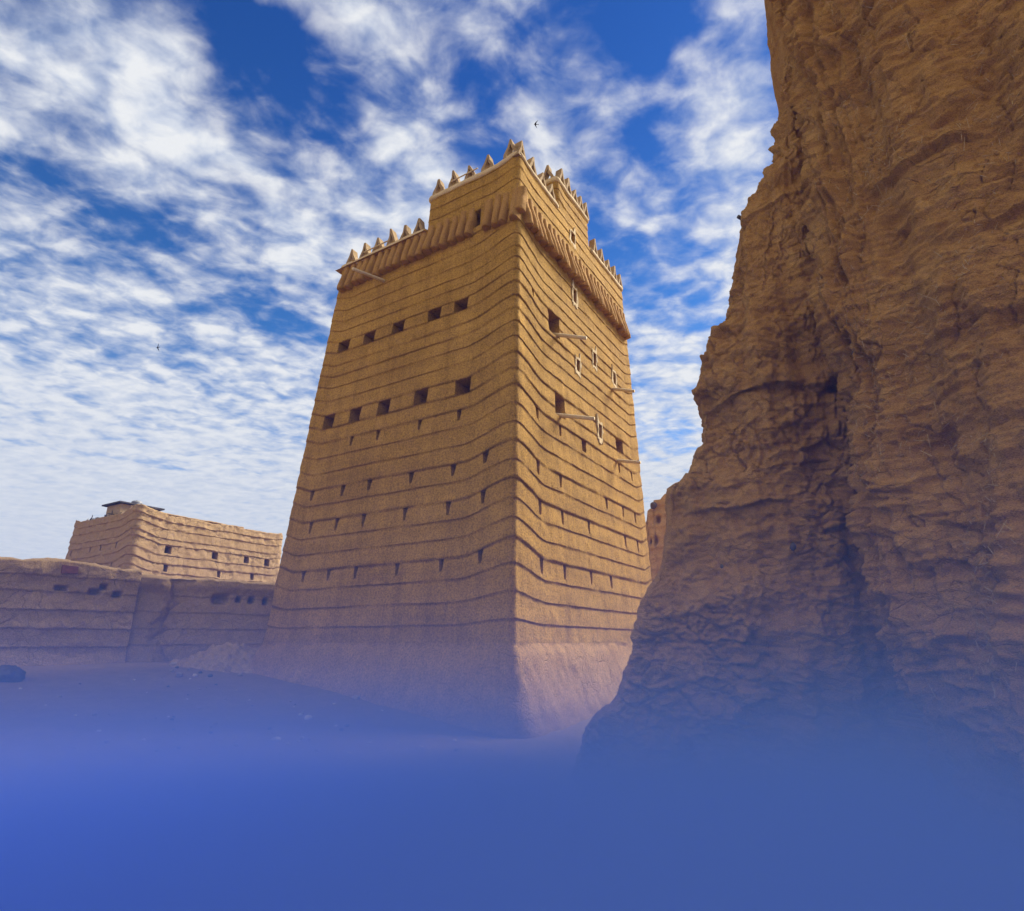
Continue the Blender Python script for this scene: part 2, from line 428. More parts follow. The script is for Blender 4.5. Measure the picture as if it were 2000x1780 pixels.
OPEN += [('window', ('L', 1.44, 1.72, 12.72, 13.30, .9)), ('loophole', ('L', .58, .74, 13.0, 13.3, .8)), ('window', ('R', 2.32, 2.56, 12.9, 13.3, .9)),
         ('loophole', ('R', .8, .96, 13.0, 13.28, .8)), ('window', ('R', 5.45, 5.7, 12.74, 13.1, .9)), ('framed', ('R', 7.36, 7.6, 12.7, 13.12, .9))]

def tower_damage(V, d):
    # a spalled patch on the left face and small chips
    cz = np.exp(-(((V[..., 0] - 3.95) / .55) ** 4 + ((V[..., 2] - 3.2) / .26) ** 4)) * (V[..., 1] < 1.5)
    n = fbm(V * 9, 4, 77)
    d = d * (1 - .75 * cz) + cz * (.085 * n - .02 + .02 * fbm(V * 26, 2, 79))
    # weathering wears the lowest courses more
    return d
P, F, loops = coursed_block(i2, aE, i1, bE, ZC, [o[1] for o in OPEN], damage=tower_damage, wob=.009, rough=.011)
def tw_arr(P): return frame_world(P, F0, AX, BX)
part('wall', tw_arr(P), F, M_TOWER, tower, True)
def painted_ring(loop, fc, w=.085, seed=1, top=True):
    """hand-painted limewash round a window: an uneven flat ring standing 12 mm off the wall"""
    rng = random.Random(seed)
    cen = loop.mean(0); k = len(loop); ax = 1 if fc == 'L' else 0
    inn = loop.copy(); out = loop.copy(); h = 1 - ax
    for q in range(k):
        v = loop[q] - cen; L = math.hypot(v[h], v[2]); v = v / max(L, 1e-6)
        ww = w * (.4 + .95 * rng.random() ** 1.2) * (1.2 if v[2] < -.4 else .8)
        sgn = np.sign(v[h]) if abs(v[h]) > .25 else 0
        out[q, h] += ww * v[h] * 1.1; out[q, 2] += ww * v[2] * 1.25
        inn[q, h] += .004 * v[h]; inn[q, 2] += .004 * v[2]
    pk = max(range(k), key=lambda q: out[q, 2])
    if top: out[pk, 2] += .16 + .1 * rng.random()
    sub = []
    surf = loop[:, ax].min()
    prd = np.where(loop[:, 2] > cen[2] - .05, surf, loop[:, ax]); inn[:, ax] = prd - .010; out[:, ax] = prd - .014
    i2_, o2 = inn.copy(), out.copy(); i2_[:, ax] = loop[:, ax] + .03; o2[:, ax] = loop[:, ax] + .05
    V = np.concatenate([inn, out, i2_, o2]); F = []
    for c in range(k):
        c1 = (c + 1) % k
        F += [(c, c1, k + c1, k + c), (k + c, k + c1, 3 * k + c1, 3 * k + c), (c, 2 * k + c, 2 * k + c1, c1)]
    return V, F
for q, ((nm, o), (fc, lp)) in enumerate(zip(OPEN, loops)):
    V, Fj = jamb(lp, fc, .75 if nm == 'loophole' else 1.0)
    w = part('loophole' if nm == 'loophole' else 'window', tw_arr(V), Fj, M_TOWER, tower)
    if nm == 'framed':
        w['label'] = 'narrow window with a hand-painted white surround'
        V, Fj = painted_ring(lp, fc, .10, q)
        part('painted_surround', tw_arr(V), Fj, M_WHITE, w)

# plinth: a flared skirt under the first course
def make_plinth():
    rows = []
    zs = np.concatenate([[1.655, 1.65, 1.60, 1.52, 1.4], np.linspace(1.25, -1.6, 30)])
    n = 0; rings = []
    sides = []
    def ring(z):
        t = np.clip((1.62 - z) / 1.65, 0, 2)
        e = .03 + .05 * sstep(1.64, 1.44, z) + .50 * t ** 1.15
        a0, a1, b0, b1 = -e, 7.86 + e * 1.5, -e, 9.05 + e; r = .16 + .42 * t
        pts = []
        for k in range(120): pts.append((a1 - r - (a1 - a0 - 2 * r) * k / 119, b0, 0, -1))
        for k in range(6): ph = (k + .5) / 6 * PI / 2; pts.append((a0 + r - r * math.sin(ph), b0 + r - r * math.cos(ph), -math.sin(ph), -math.cos(ph)))
        for k in range(130): pts.append((a0, b0 + r + (b1 - b0 - 2 * r) * k / 129, -1, 0))
        for k in range(12): pts.append((a0 + r + (a1 - a0 - 2 * r) * k / 11, b1, 0, 1))
        for k in range(12): pts.append((a1, b1 - r - (b1 - b0 - 2 * r) * k / 11, 1, 0))
        for k in range(4): ph = (k + .5) / 4 * PI / 2; pts.append((a1 - r + r * math.cos(ph), b0 + r - r * math.sin(ph), math.cos(ph), -math.sin(ph)))
        return np.array(pts)
    R = np.array([ring(z) for z in zs]); nr, nc = R.shape[:2]
    V = np.zeros((nr, nc, 3)); V[..., :2] = R[..., :2]; V[..., 2] = zs[:, None]
    w = (zs < 1.64)[:, None]
    q = V * 1.0
    d = w * (.05 * fbm(q * 1.1, 3, 4) + .022 * fbm(q * 4, 3, 6) + .008 * fbm(q * 14, 2, 8))
    V[..., :2] += R[..., 2:] * d[..., None]
    V[..., 2] += (w * (zs > 1.3)[:, None]) * .035 * fbm(np.stack([V[..., 0] * 1.2, V[..., 1] * 1.2, 0 * d], -1), 3, 12)
    return V.reshape(-1, 3), grid_faces(nr, nc, True, flip=True)
P, F = make_plinth()
part('plinth', tw_arr(P), F, M_PLINTH, tower, True)

# corbel band: hanging ribs that step out towards the foot
def make_corbel(fc, c, w, z0, z1, out, seed, split):
    rng = random.Random(seed); n = 9; V = []
    zs = [z0, z0 + .02, z0 + .12, z0 + .3 * (z1 - z0), z0 + .5 * (z1 - z0), z0 + .52 * (z1 - z0), z0 + .75 * (z1 - z0), z1]
    pr = [out, out + .015, out, out * .86, out * .66, out * .62, out * .36, .07]
    lean = rng.uniform(-.03, .03); tw = [rng.uniform(.92, 1.06) for _ in zs]
    for i, (z, p) in enumerate(zip(zs, pr)):
        p = p * rng.uniform(.95, 1.06)
        for k in range(n):
            a = PI * k / (n - 1)
            s = (abs(math.cos(a)) ** .75) * math.copysign(1, math.cos(a)); d = (math.sin(a) ** .6 if math.sin(a) > 0 else 0)
            off = c + lean * (z1 - z) + s * w / 2 * tw[i]
            dd = -.10 + d * (p + .10)
            V.append((off, i1(z) - dd, z + (rng.uniform(-.014, .014) if i < 2 else 0)) if fc == 'L' else (i2(z) - dd, off, z + (rng.uniform(-.014, .014) if i < 2 else 0)))
    F = [tuple(f) for f in grid_faces(len(zs), n, False, flip=(fc == 'L'))]
    F.append(tuple(range(n)) if fc == 'L' else tuple(range(n))[::-1])
    return np.array(V), F
q = 0
for fc, c_from, c_to in (('L', .32, 7.02), ('R', 1.0, 8.5)):
    cs = np.arange(c_from, c_to, .292)
    for c in cs:
        q += 1
        c = c + random.uniform(-.025, .025)
        if fc == 'L' and 1.42 < c < 1.74: continue
        lowz = 12.42 + random.uniform(-.05, .05); 
        V, Fc = make_corbel(fc, c, random.uniform(.21, .25), lowz, 13.47 + random.uniform(-.05, .05), random.uniform(.22, .28), q, 0)
        part('corbel', tw_arr(V), Fc, M_CORBEL, tower, True)
# the block that carries the band round the front corner
V, Fc = make_corbel('L', .16, .30, 12.62, 13.42, .16, 900, 0); part('corbel', tw_arr(V), Fc, M_CORBEL, tower, True)

# upper storey over the front half, stair block above it
sa = lambda z: 3.46
P, F, lp = coursed_block(i2, sa, i1, bE, [13.33, 13.70, 14.12, 14.50, 14.64], [('R', 3.92, 4.22, 13.9, 14.30, .9)], lift=(.16, .9), lift2=(.05, .5), lift_z=(13, 13.2, 1.), top=14.62, seed=41)
up = part('upper_storey', tw_arr(P), F, M_TOWER, tower, True)
V, Fj = jamb(lp[0][1], 'R', .9); w = part('window', tw_arr(V), Fj, M_TOWER, up)
V, Fj = painted_ring(lp[0][1], 'R', .09, 71); part('painted_surround', tw_arr(V), Fj, M_WHITE, tower)
b2a0 = lambda z: i2(z) + .01; b2a1 = lambda z: 2.5; b2b0 = lambda z: 3.14; b2b1 = lambda z: 5.52
P, F, lp = coursed_block(b2a0, b2a1, b2b0, b2b1, [14.50, 14.92, 15.30, 15.62, 15.80], [], lift=(.10, .5), lift2=(.04, .4), lift_z=(13, 13.2, 1.), top=15.78, seed=51)
stair = part('stair_block', tw_arr(P), F, M_TOWER, tower, True)
# flat roof of the low terrace
part('roof', tw_arr(np.array([(3.4, .55, 13.34), (7.2, .55, 13.34), (7.2, 8.6, 13.34), (3.4, 8.6, 13.34)])), [(0, 3, 2, 1)], M_PLINTH, tower)

def coping(path, z0, h, w=.30, over=.045, seed=1, sag=.03, closed=False, lift=None):
    """rounded lime cap swept along the top of a wall; path runs along the wall's outer line, inside on its left"""
    pts = [np.array(p, float) for p in path]; dense = []
    seglist = list(zip(pts, pts[1:] + ([pts[0]] if closed else [])))[:len(pts) if closed else len(pts) - 1]
    for a, b in seglist:
        n = max(2, int(np.linalg.norm(b - a) / .07))
        for k in range(n): dense.append(a + (b - a) * k / n)
    if not closed: dense.append(pts[-1])
    D = np.array(dense); n = len(D)
    # round the corners
    for _ in range(2):
        Q = D.copy()
        if closed: D = .25 * np.roll(Q, 1, 0) + .5 * Q + .25 * np.roll(Q, -1, 0)
        else: D[1:-1] = .25 * Q[:-2] + .5 * Q[1:-1] + .25 * Q[2:]
    T = np.roll(D, -1, 0) - np.roll(D, 1, 0) if closed else np.gradient(D, axis=0)
    T /= np.linalg.norm(T, axis=1)[:, None]
    # outward normal: this is applied in (a, b) space
    NO = np.stack([-T[:, 1], T[:, 0]], -1)
    prof = [(-w * .5, -.03), (over * .3, -.02), (over, .0), (over * 1.15, h * .45), (over * .7, h * .8), (0., h), (-w * .55, h * 1.02), (-w * .9, h * .85), (-w, h * .2), (-w * .95, -.05)]
    V = np.zeros((n, len(prof), 3)); s = np.arange(n) * .07
    nz = fbm(np.stack([s * .8, s * 0 + seed, s * 0], -1), 3, seed); nz2 = fbm(np.stack([s * 5, s * 0 + seed, s * 0], -1), 2, seed + 3)
    lf = np.zeros(n) if lift is None else lift(D)
    for k, (o, zz) in enumerate(prof):
        kn = fbm(np.stack([s * 3, s * 0 + k * .6, s * 0 + seed], -1), 2, seed + 7) * .012
        V[:, k, :2] = D + NO * (o + kn)[:, None]
        V[:, k, 2] = z0 + zz + sag * nz + .012 * nz2 * (1 if zz > 0 else 1.6) + lf
    F = [tuple(f) for f in grid_faces(n, len(prof), True)]
    if closed:
        m = len(prof)
        for k in range(m): F.append(((n - 1) * m + k, (n - 1) * m + (k + 1) % m, (k + 1) % m, k))
    else:
        m = len(prof); F += [tuple(range(m))[::-1], tuple((n - 1) * m + k for k in range(m))]
    return V.reshape(-1, 3), F
zt = 14.62
cl = lambda D: .15 * (1 - sstep(0., .9, np.hypot(D[:, 0] - i2(zt), D[:, 1] - i1(zt))))
V, F = coping([(3.46, 2.4), (3.46, i1(zt)), (i2(zt), i1(zt)), (i2(zt), 3.08)], zt - .07, .17, seed=3, lift=cl); part('coping', tw_arr(V), F, M_COPING, up, True)
V, F = coping([(i2(zt), 5.58), (i2(zt), bE(zt)), (3.4, bE(zt))], zt - .07, .17, seed=5, lift=lambda D: .04 * sstep(.6, 0., np.hypot(D[:, 0] - i2(zt), D[:, 1] - bE(zt)))); part('coping', tw_arr(V), F, M_COPING, up, True)
zb = 15.78
V, F = coping([(2.5, 5.52), (2.5, 3.14), (b2a0(zb), 3.14), (b2a0(zb), 5.52)], zb - .07, .18, w=.26, seed=8, closed=True); part('coping', tw_arr(V), F, M_COPING, stair, True)
zl = 13.38
V, F = coping([(3.50, i1(zl)), (aE(zl), i1(zl)), (aE(zl), 8.6)][::-1], zl - .03, .18, over=.07, seed=9, sag=.04); part('coping', tw_arr(V), F, M_COPING, tower, True)

# merlons: two leaning clay slabs that meet in a point
def merlon(fc, c, off, z, w, h, dep, seed):
    rng = random.Random(seed); w *= rng.uniform(.9, 1.1); h *= rng.uniform(.88, 1.12); tk = .095; tip = rng.uniform(.05, .09); lx = rng.uniform(-.05, .05); h *= rng.uniform(.9, 1.06)
    O = [(-w / 2, -.06), (-w / 2 + .02, .06), (-w * .2, h * .55), (-tip / 2 + lx, h), (tip / 2 + lx, h + .015), (w * .2, h * .55), (w / 2 - .02, .06), (w / 2, -.06)]
    I = [(-w / 2 + tk, -.06), (-w / 2 + tk + .01, .03), (-w * .2 + tk * .62, h * .42), (-.006 + lx, h * .70), (.006 + lx, h * .70), (w * .2 - tk * .62, h * .42), (w / 2 - tk - .01, .03), (w / 2 - tk, -.06)]
    k = len(O); V = []
    for d, sc in ((0, 1), (dep, .94)):
        for pts in (O, I):
            for x, y in pts:
                cc = c + x * sc + rng.uniform(-.008, .008); zz = z + y * (1 if d == 0 else .97)
                V.append((cc, off + d, zz) if fc == 'L' else (off + d, cc, zz))
    F = []
    for c_ in range(k - 1):
        a, b = c_, c_ + 1
        F += [(a, b, k + b, k + a), (2 * k + b, 2 * k + a, 3 * k + a, 3 * k + b), (a, 2 * k + a, 2 * k + b, b), (k + a, k + b, 3 * k + b, 3 * k + a)]
    F += [(0, k, 3 * k, 2 * k), (k - 1, 3 * k - 1, 4 * k - 1, 2 * k - 1)]
    return np.array(V), F
MER = []
for k, c in enumerate((6.62, 6.02, 5.44, 4.86, 4.30, 3.76)): MER.append(('L', c, i1(zl) + .0, zl + .12, tower))
MER.append(('R', 1.3, aE(zl) - .25, zl + .12, tower))
for k, c in enumerate((3.10, 2.52, 1.92, 1.30, .52)): MER.append(('L', c, i1(zt) + .0, zt + .10 + (.11 if c < .6 else 0), up))
for c in (.92, 1.52, 2.12, 2.70): MER.append(('R', c, i2(zt), zt + .10, up))
for c in (5.95, 6.55, 7.15, 7.75, 8.30): MER.append(('R', c, i2(zt), zt + .10, up))
for c in (1.25, .62): MER.append(('L', c, 3.14, zb + .12, stair))
for c in (3.52, 4.0, 4.48, 4.96, 5.36): MER.append(('R', c, b2a0(zb), zb + .12, stair))
for q, (fc, c, off, z, par) in enumerate(MER):
    V, F = merlon(fc, c, off - .03, z, .44, .50, .22, 300 + q); part('merlon', tw_arr(V), F, M_MERLON, par)

# wooden spouts
for b, z, L, s in ((2.70, 9.90, .85, .40), (6.62, 9.75, .75, .35), (2.66, 7.45, .95, .30), (6.59, 7.22, .75, .25)):
    V, F = tube(TW(i2(z) + .3, b, z + .3 * s), TW(i2(z) - L, b, z - L * s), .055, .050, 10, bend=.012); part('spout_pole', V, F, M_WOOD, tower, True)
V, F = tube(TW(4.98, i1(12.3) + .3, 12.26), TW(4.98, i1(12.18) - 1.25, 12.18 - 1.25 * .25), .052, .045, 10); part('spout_pole', V, F, M_WOOD, tower, True)
V, F = tube(TW(5.95, i1(13.5) - .10, 13.575), TW(4.92, i1(13.5) - .10, 13.60), .022, .02, 8); part('batten', V, F, M_WHITE, tower, True)
V, F = tube(TW(2.62, i1(14.8) - .06, 14.835), TW(1.62, i1(14.8) - .06, 14.85), .02, .018, 8); part('batten', V, F, M_WHITE, up, True)

# ------------------------------------------------------------------ NEAR RUINED WALL (right of the photo)
# silhouette and crease measured on the photograph, each given its own distance, unprojected once to metres
FPX, PCX, PCY = 1148., 1000., 890.
TH = math.atan((1256 - 890) / FPX); CT, ST = math.cos(TH), math.sin(TH)
def unproj(u, v, y):
    xc = (u - PCX) / FPX; yc = -(v - PCY) / FPX
    d = np.array((xc, CT - yc * ST, ST + yc * CT)); return d * (y / d[1]) + np.array((0, 0, H_EYE))
SIL = [(1085,1690,8.4),(1110,1600,8.2),(1120,1500,8.0),(1150,1420,7.9),(1205,1370,7.8),(1235,1290,7.75),(1250,1220,7.7),(1275,1150,7.65),(1302,1085,7.6),(1310,1010,7.55),(1309,945,7.5),(1346,938,7.45),
       (1365,900,7.4),(1373,860,7.35),(1372,790,7.3),(1354,768,7.25),(1366,740,7.2),(1386,690,7.15),(1396,650,7.1),(1418,630,7.05),(1430,560,6.98),(1440,500,6.9),(1452,420,6.8),(1466,376,6.75),(1492,348,6.7),
       (1515,300,6.6),(1532,262,6.5),(1549,215,6.35),(1547,165,6.22),(1534,100,6.1),(1527,50,6.0),(1519,0,5.9),(1500,-120,5.75),(1480,-300,5.6)]
CRE = [(1800,1700,7.3),(1780,1450,7.0),(1758,1340,6.9),(1712,1210,6.75),(1700,1080,6.7),(1685,980,6.65),(1668,860,6.55),(1640,740,6.45),(1600,640,6.35),(1582,520,6.3),(1585,430,6.25),(1576,330,6.2),(1566,230,6.15),(1560,165,6.1),(1552,100,5.95),(1545,0,5.75),(1530,-300,5.45)]
RID = [(1850,1700,6.3),(1825,1450,6.1),(1800,1340,6.0),(1748,1210,5.95),(1728,1080,5.9),(1712,980,5.85),(1695,860,5.8),(1668,740,5.75),(1630,640,5.72),(1612,520,5.7),(1612,430,5.7),(1606,330,5.7),(1596,230,5.7),(1588,165,5.68),(1580,100,5.62),(1572,0,5.5),(1560,-300,5.2)]
MID = [(1935,1700,5.3),(1915,1400,5.2),(1880,1210,5.15),(1850,1000,5.1),(1810,740,5.05),(1780,500,5.0),(1760,300,4.95),(1745,150,4.85),(1730,0,4.7),(1720,-300,4.4)]
RGT = [(2090,1700,4.35),(2080,1400,4.3),(2070,1000,4.25),(2060,700,4.2),(2050,400,4.15),(2040,0,3.95),(2030,-300,3.7)]
def curve(pts, zs):
    Q = np.array([unproj(*p) for p in pts]); o = np.argsort(Q[:, 2]); Q = Q[o]
    return np.stack([np.interp(zs, Q[:, 2], Q[:, 0]), np.interp(zs, Q[:, 2], Q[:, 1])], -1)
def near_wall():
    zs = np.arange(-1.3, 12.6, .0165); nz = len(zs)
    S, C, R, M, G = (curve(c, zs) for c in (SIL, CRE, RID, MID, RGT))
    def sm(X, n):  # soften along z, leave the outline's teeth
        k = np.ones(n) / n; pad = np.pad(X, ((n, n), (0, 0)), 'edge'); return np.stack([np.convolve(pad[:, i], k, 'same')[n:-n] for i in (0, 1)], -1)
    S = sm(S, 5); C = sm(C, 31); R = sm(R, 31); M = sm(M, 41); G = sm(G, 41)
    AM = S + (C - S) * .45 + np.array((-.10, -.16)) * sstep(9.2, 7.5, zs)[:, None]
    B1 = S + np.array((.18, .55)); B2 = S + np.array((1.0, 2.1)); B3 = S + np.array((2.4, 3.4))
    E1 = G + np.array((.75, -1.5)); E2 = G + np.array((1.4, -3.2))
    ctrl = np.stack([B3, B2, B1, S, AM, C, R, M, G, E1, E2], 0)    # (n, nz, 2)
    npan = [6, 14, 12, 60, 62, 34, 88, 88, 56, 16]
    out = []
    for i, n in enumerate(npan):
        p0 = ctrl[max(i - 1, 0)]; p1 = ctrl[i]; p2 = ctrl[i + 1]; p3 = ctrl[min(i + 2, len(ctrl) - 1)]
        for k in range(n):
            t = k / n
            lin = p1 + (p2 - p1) * t
            cr = .5 * ((2 * p1) + (-p0 + p2) * t + (2 * p0 - 5 * p1 + 4 * p2 - p3) * t * t + (-p0 + 3 * p1 - 3 * p2 + p3) * t ** 3)
            out.append(.45 * lin + .55 * cr)
    out.append(ctrl[-1]); XY = np.stack(out, 1)            # (nz, ns, 2)
    P = np.concatenate([XY, np.broadcast_to(zs[:, None, None], XY.shape[:2] + (1,))], -1)
    ds = np.gradient(P, axis=1); dz = np.gradient(P, axis=0)
    nrm = np.cross(dz, ds); nrm /= np.linalg.norm(nrm, axis=-1)[..., None] + 1e-9
    # make the normal face the open side (towards -x, -y)
    sgn = np.sign((nrm[..., 0] * -.7 + nrm[..., 1] * -.7).mean()); nrm *= sgn
    ns = P.shape[1]; u = np.linspace(0, 1, ns)[None, :] * np.ones((nz, 1))
    idx = np.cumsum([0] + npan); sC, sR, sS = idx[5], idx[6], idx[3]
    s_i = np.arange(ns)[None, :] * np.ones((nz, 1))
    left = 1 - sstep(sC - 6, sR, s_i)                       # 1 on the far panel, 0 on the near one
    # the noise works in metres; the near panel is torn along beds that rise towards the right
    q = P.copy()
    big = .13 * fbm(q * np.array((.9, .9, .8)), 3, 101)
    qa = q @ np.array(((1, 0, 0), (0, 1, .12), (0, 0, 1)))
    bed = fbm(q * np.array((1.3, 1.3, 4.2)) + .5 * perlin(q * 1.1, 8)[..., None], 4, 111)
    chunk1, chunk2 = worley(q * np.array((2.3, 2.3, 3.6)) + .35 * np.stack([perlin(q * 2.2, 31), perlin(q * 2.2, 32), perlin(q * 2.2, 33)], -1), 5)
    crack = 1 - sstep(.0, .10, chunk2 - chunk1)
    k1, k2 = worley(q * np.array((6.5, 6.5, 8.5)) + .4 * np.stack([perlin(q * 5, 41), perlin(q * 5, 42), perlin(q * 5, 43)], -1), 9)
    crack2 = 1 - sstep(.0, .12, k2 - k1)
    mask = sstep(-.25, .25, fbm(q * .9, 2, 55)); mask2 = sstep(-.1, .3, fbm(q * 1.3, 2, 57))
    p1, p2 = worley(q * 9. , 15); pits = sstep(.30, .12, p1) * sstep(.0, .3, perlin(q * 2.7, 93))
    med = fbm(q * np.array((3.2, 3.2, 4.6)), 4, 121)
    rid = ridged(q * np.array((2.2, 2.2, 5.2)) + .6 * perlin(q * 1.3, 14)[..., None], 4, 131)
    fine = fbm(q * np.array((11, 11, 15)), 4, 141)
    vfl = fbm(q * np.array((7., 7., 1.1)), 4, 151)           # vertical gullies near the torn edge
    gul = np.exp(-((s_i - (sR + 14)) / 34.) ** 2)
    ca, cb, cid = worley(q * np.array((3.1, 3.1, 4.6)) + .45 * np.stack([perlin(q * 3, 31), perlin(q * 3, 32), perlin(q * 3, 33)], -1), 5, True)
    fa, fb, fid = worley(q * np.array((8., 8., 11.)) + .5 * np.stack([perlin(q * 7, 34), perlin(q * 7, 35), perlin(q * 7, 36)], -1), 19, True)
    ga, gb, gid = worley(q * np.array((19., 19., 24.)), 29, True)
    lump = .09 * (cid - .5) * sstep(0, .12, cb - ca) + .026 * (fid - .5) * sstep(0, .14, fb - fa) + .020 * (gid - .5) * sstep(0, .2, gb - ga)
    scl = .45 + .9 * mask
    # the near panel is torn along thin beds: stretch along the wall, squeeze in height
    qb = q * np.array((1.5, 1.5, 6.5)) + .55 * np.stack([perlin(q * .9, 61), perlin(q * .9, 62), 1.6 * perlin(q * 1.2, 63)], -1)
    beds = ridged(qb * .8, 4, 163); fibre = fbm(q * np.array((5., 5., 26.)) + .8 * perlin(q * 1.5, 64)[..., None], 4, 165)
    smooth_ = sstep(-.05, .35, fbm(q * np.array((1.1, 1.1, 1.9)), 3, 167))                          # places where the old plaster still holds
    ck = fbm(q * np.array((1.4, 1.4, 1.1)), 3, 169); hair = 1 - sstep(.0, .022, np.abs(ck))         # long wandering cracks
    big = big + .16 * fbm(q * np.array((1.9, 1.9, .32)), 3, 171) + .05 * ridged(q * np.array((3.2, 3.2, .5)), 2, 173) * sstep(0., .3, perlin(q * .7, 88))
    dA = big + .05 * bed + .03 * med + .016 * fine + lump * scl * 1.15 - .055 * (1 - sstep(0, .07, chunk2 - chunk1)) * (.3 + .7 * mask) - .028 * (1 - sstep(0, .08, k2 - k1)) * mask2 - .03 * pits
    dB = big + .035 * bed + .05 * beds * (1.15 - .75 * smooth_) + .022 * fibre * (1.2 - .6 * smooth_) + .03 * med * (1 - .5 * smooth_) + .012 * fine + .30 * lump * (1 - smooth_) \
        + .008 * fbm(q * np.array((24, 24, 40)), 3, 145) - .045 * pits - .05 * hair * (1 - .4 * smooth_)
    d = left * dA + (1 - left) * dB + gul * (.19 * vfl + .05 * fbm(q * np.array((16., 16., 2.2)), 3, 155))
    # big features seen on the photo: a shelf and hollow low on the far panel, overhanging beds on the near one
    zz = P[..., 2] + .22 * perlin(q * .7, 71) + .08 * perlin(q * 2.5, 72)
    lmask = sstep(-.15, .35, fbm(q * np.array((.8, .8, 1.2)), 3, 75))
    def ledge(z0, amp, w=.28, m=left):
        t = (zz - z0) / w; return m * amp * np.where(t > 0, np.exp(-t * 1.0), -np.exp(t * 2.0) * .8) * (np.abs(t) < 6)
    d = d + ledge(3.28, .05, .3, left * lmask) + ledge(4.65, .06, .35) + ledge(6.2, .05, .4, left * lmask) + ledge(7.1, .05, .35, left * lmask)
    nearm = (1 - left) * sstep(sR + 10, sR + 60, s_i)
    for z0, am in ((3.05, .06), (4.35, .07), (5.4, .06), (6.35, .08), (7.4, .09), (8.4, .07)): d = d + ledge(z0 + .0, am * .8, .42, nearm * lmask)
    # pockets and holes
    for (uu, vv, yy, rad, dep) in ((1641,748,6.4,.10,.30),(1530,1295,7.3,.075,.25),(1883,1385,5.15,.07,.2),(1815,420,5.05,.13,.10),(1690,1010,6.6,.13,.12),(1700,1140,6.7,.10,.08),(1560,440,6.5,.16,.06),(1830,865,5.1,.09,.10),(1950,650,4.6,.07,.10),(1880,215,4.8,.05,.08),(1760,420,5.0,.10,.08)):
        h = unproj(uu, vv, yy); rr = np.sqrt(((P - h) ** 2 * np.array((1, .35, 1))).sum(-1)); d = d - dep * np.exp(-(rr / rad) ** 3)
    fade = np.ones_like(d) * (.35 + .65 * sstep(sS - 4, sS + 8, s_i))
    P = P + nrm * (d * fade)[..., None]
    # ragged broken top, out of view
    P[..., 2] += sstep(11.2, 12.6, zs)[:, None] * .5 * fbm(np.stack([P[..., 0], P[..., 1], 0 * d], -1), 3, 66)
    return P, nrm, (sS, sC, sR)
PW, NW, SIDX = near_wall()
nzr, nsr = PW.shape[:2]
near = thing('ruined_wall', 'huge eroded mud wall close by, torn and crumbling, filling the right of the view', 'ruined wall', (3.2, 6.2, 0.))
Vn = PW.reshape(-1, 3); Fn = grid_faces(nzr, nsr, True, flip=True)
# close the body behind so that it is a solid mass
ring_top = PW[-1]; ring_bot = PW[0]
part('wall_face', Vn, Fn, M_CRAG, near, True)
def blocker(corners, ztop):
    # unseen mass added behind the torn face to shade the foreground
    corners = [np.array(c) for c in corners]
    poly = []; last = corners[-1]
    for c in corners:
        n = max(1, int(np.linalg.norm(c - last) / .2)); poly += [last + (c - last) * k / n for k in range(1, n + 1)]; last = c
    poly = np.array(poly); n = len(poly); zs = np.arange(-1.3, ztop, .2)
    V = np.concatenate([np.broadcast_to(poly[None], (len(zs), n, 2)), np.broadcast_to(zs[:, None, None], (len(zs), n, 1))], -1).copy()
    q = V * np.array((1.1, 1.1, 1.6)); V[..., 0] += .2 * fbm(q, 4, 601); V[..., 1] += .2 * fbm(q, 4, 603)
    F = [tuple(f) for f in grid_faces(len(zs), n, True)] + [tuple((len(zs) - 1) * n + k for k in range(n))]
    return V.reshape(-1, 3), F
V, F = blocker(((4.95, 8.0), (8.8, 3.6), (11.2, 11.2), (6.4, 11.7), (5.25, 10.6)), 9.3); part('shade_blocker', V, F, M_CRAG, near)
V, F = blocker(((6.75, 11.6), (11.2, 11.3), (11.4, 13.4), (7.0, 14.5)), 12.3); part('shade_blocker', V, F, M_CRAG, near)
# straw sticking out of the clay: hundreds of stalks
def straws(n, srange, zr, seed):
    rng = np.random.default_rng(seed); V, F = [], []
    for _ in range(n):
        i = rng.integers(int(zr[0] * nzr), int(zr[1] * nzr)); j = rng.integers(*srange)
        # straw comes in tufts
        if perlin(np.array([PW[i, j] * 1.6]), 77)[0] < .0: continue
        p = PW[i, j] + NW[i, j] * .006; L = rng.uniform(.02, .085) * (1 if rng.random() < .93 else 2.2); w = rng.uniform(.0016, .0036)
        t = np.array((rng.normal(0, .5), -rng.normal(0, .5), rng.normal(.15, .5))); t = t - NW[i, j] * (t @ NW[i, j]) * .75; t /= np.linalg.norm(t) + 1e-6
        s = np.cross(t, NW[i, j]); s /= np.linalg.norm(s) + 1e-6
        e = p + t * L + NW[i, j] * rng.uniform(0, .012); b = len(V)
        V += [p - s * w, p + s * w, p + NW[i, j] * w, e - s * w * .7, e + s * w * .7, e + NW[i, j] * w]
        F += [(b, b + 1, b + 4, b + 3), (b + 1, b + 2, b + 5, b + 4), (b + 2, b, b + 3, b + 5)]
    return np.array(V), F
V, F = straws(4200, (SIDX[2] - 10, nsr - 10), (.12, .92), 5)
part('straw', V, F, M_STRAW, near, kind='stuff')
def at_face(u, v):
    """the point of the torn face on the sight line that the photo shows it on"""
    r = unproj(u, v, 1.) - np.array((0, 0, H_EYE)); r /= np.linalg.norm(r)
    Q = PW - np.array((0, 0, H_EYE)); t = Q @ r; dd = np.linalg.norm(Q - t[..., None] * r, axis=-1) + .02 * t
    dd[:, :SIDX[0] - 3] += 9
    i, j = np.unravel_index(np.argmin(dd), dd.shape); return PW[i, j], NW[i, j]
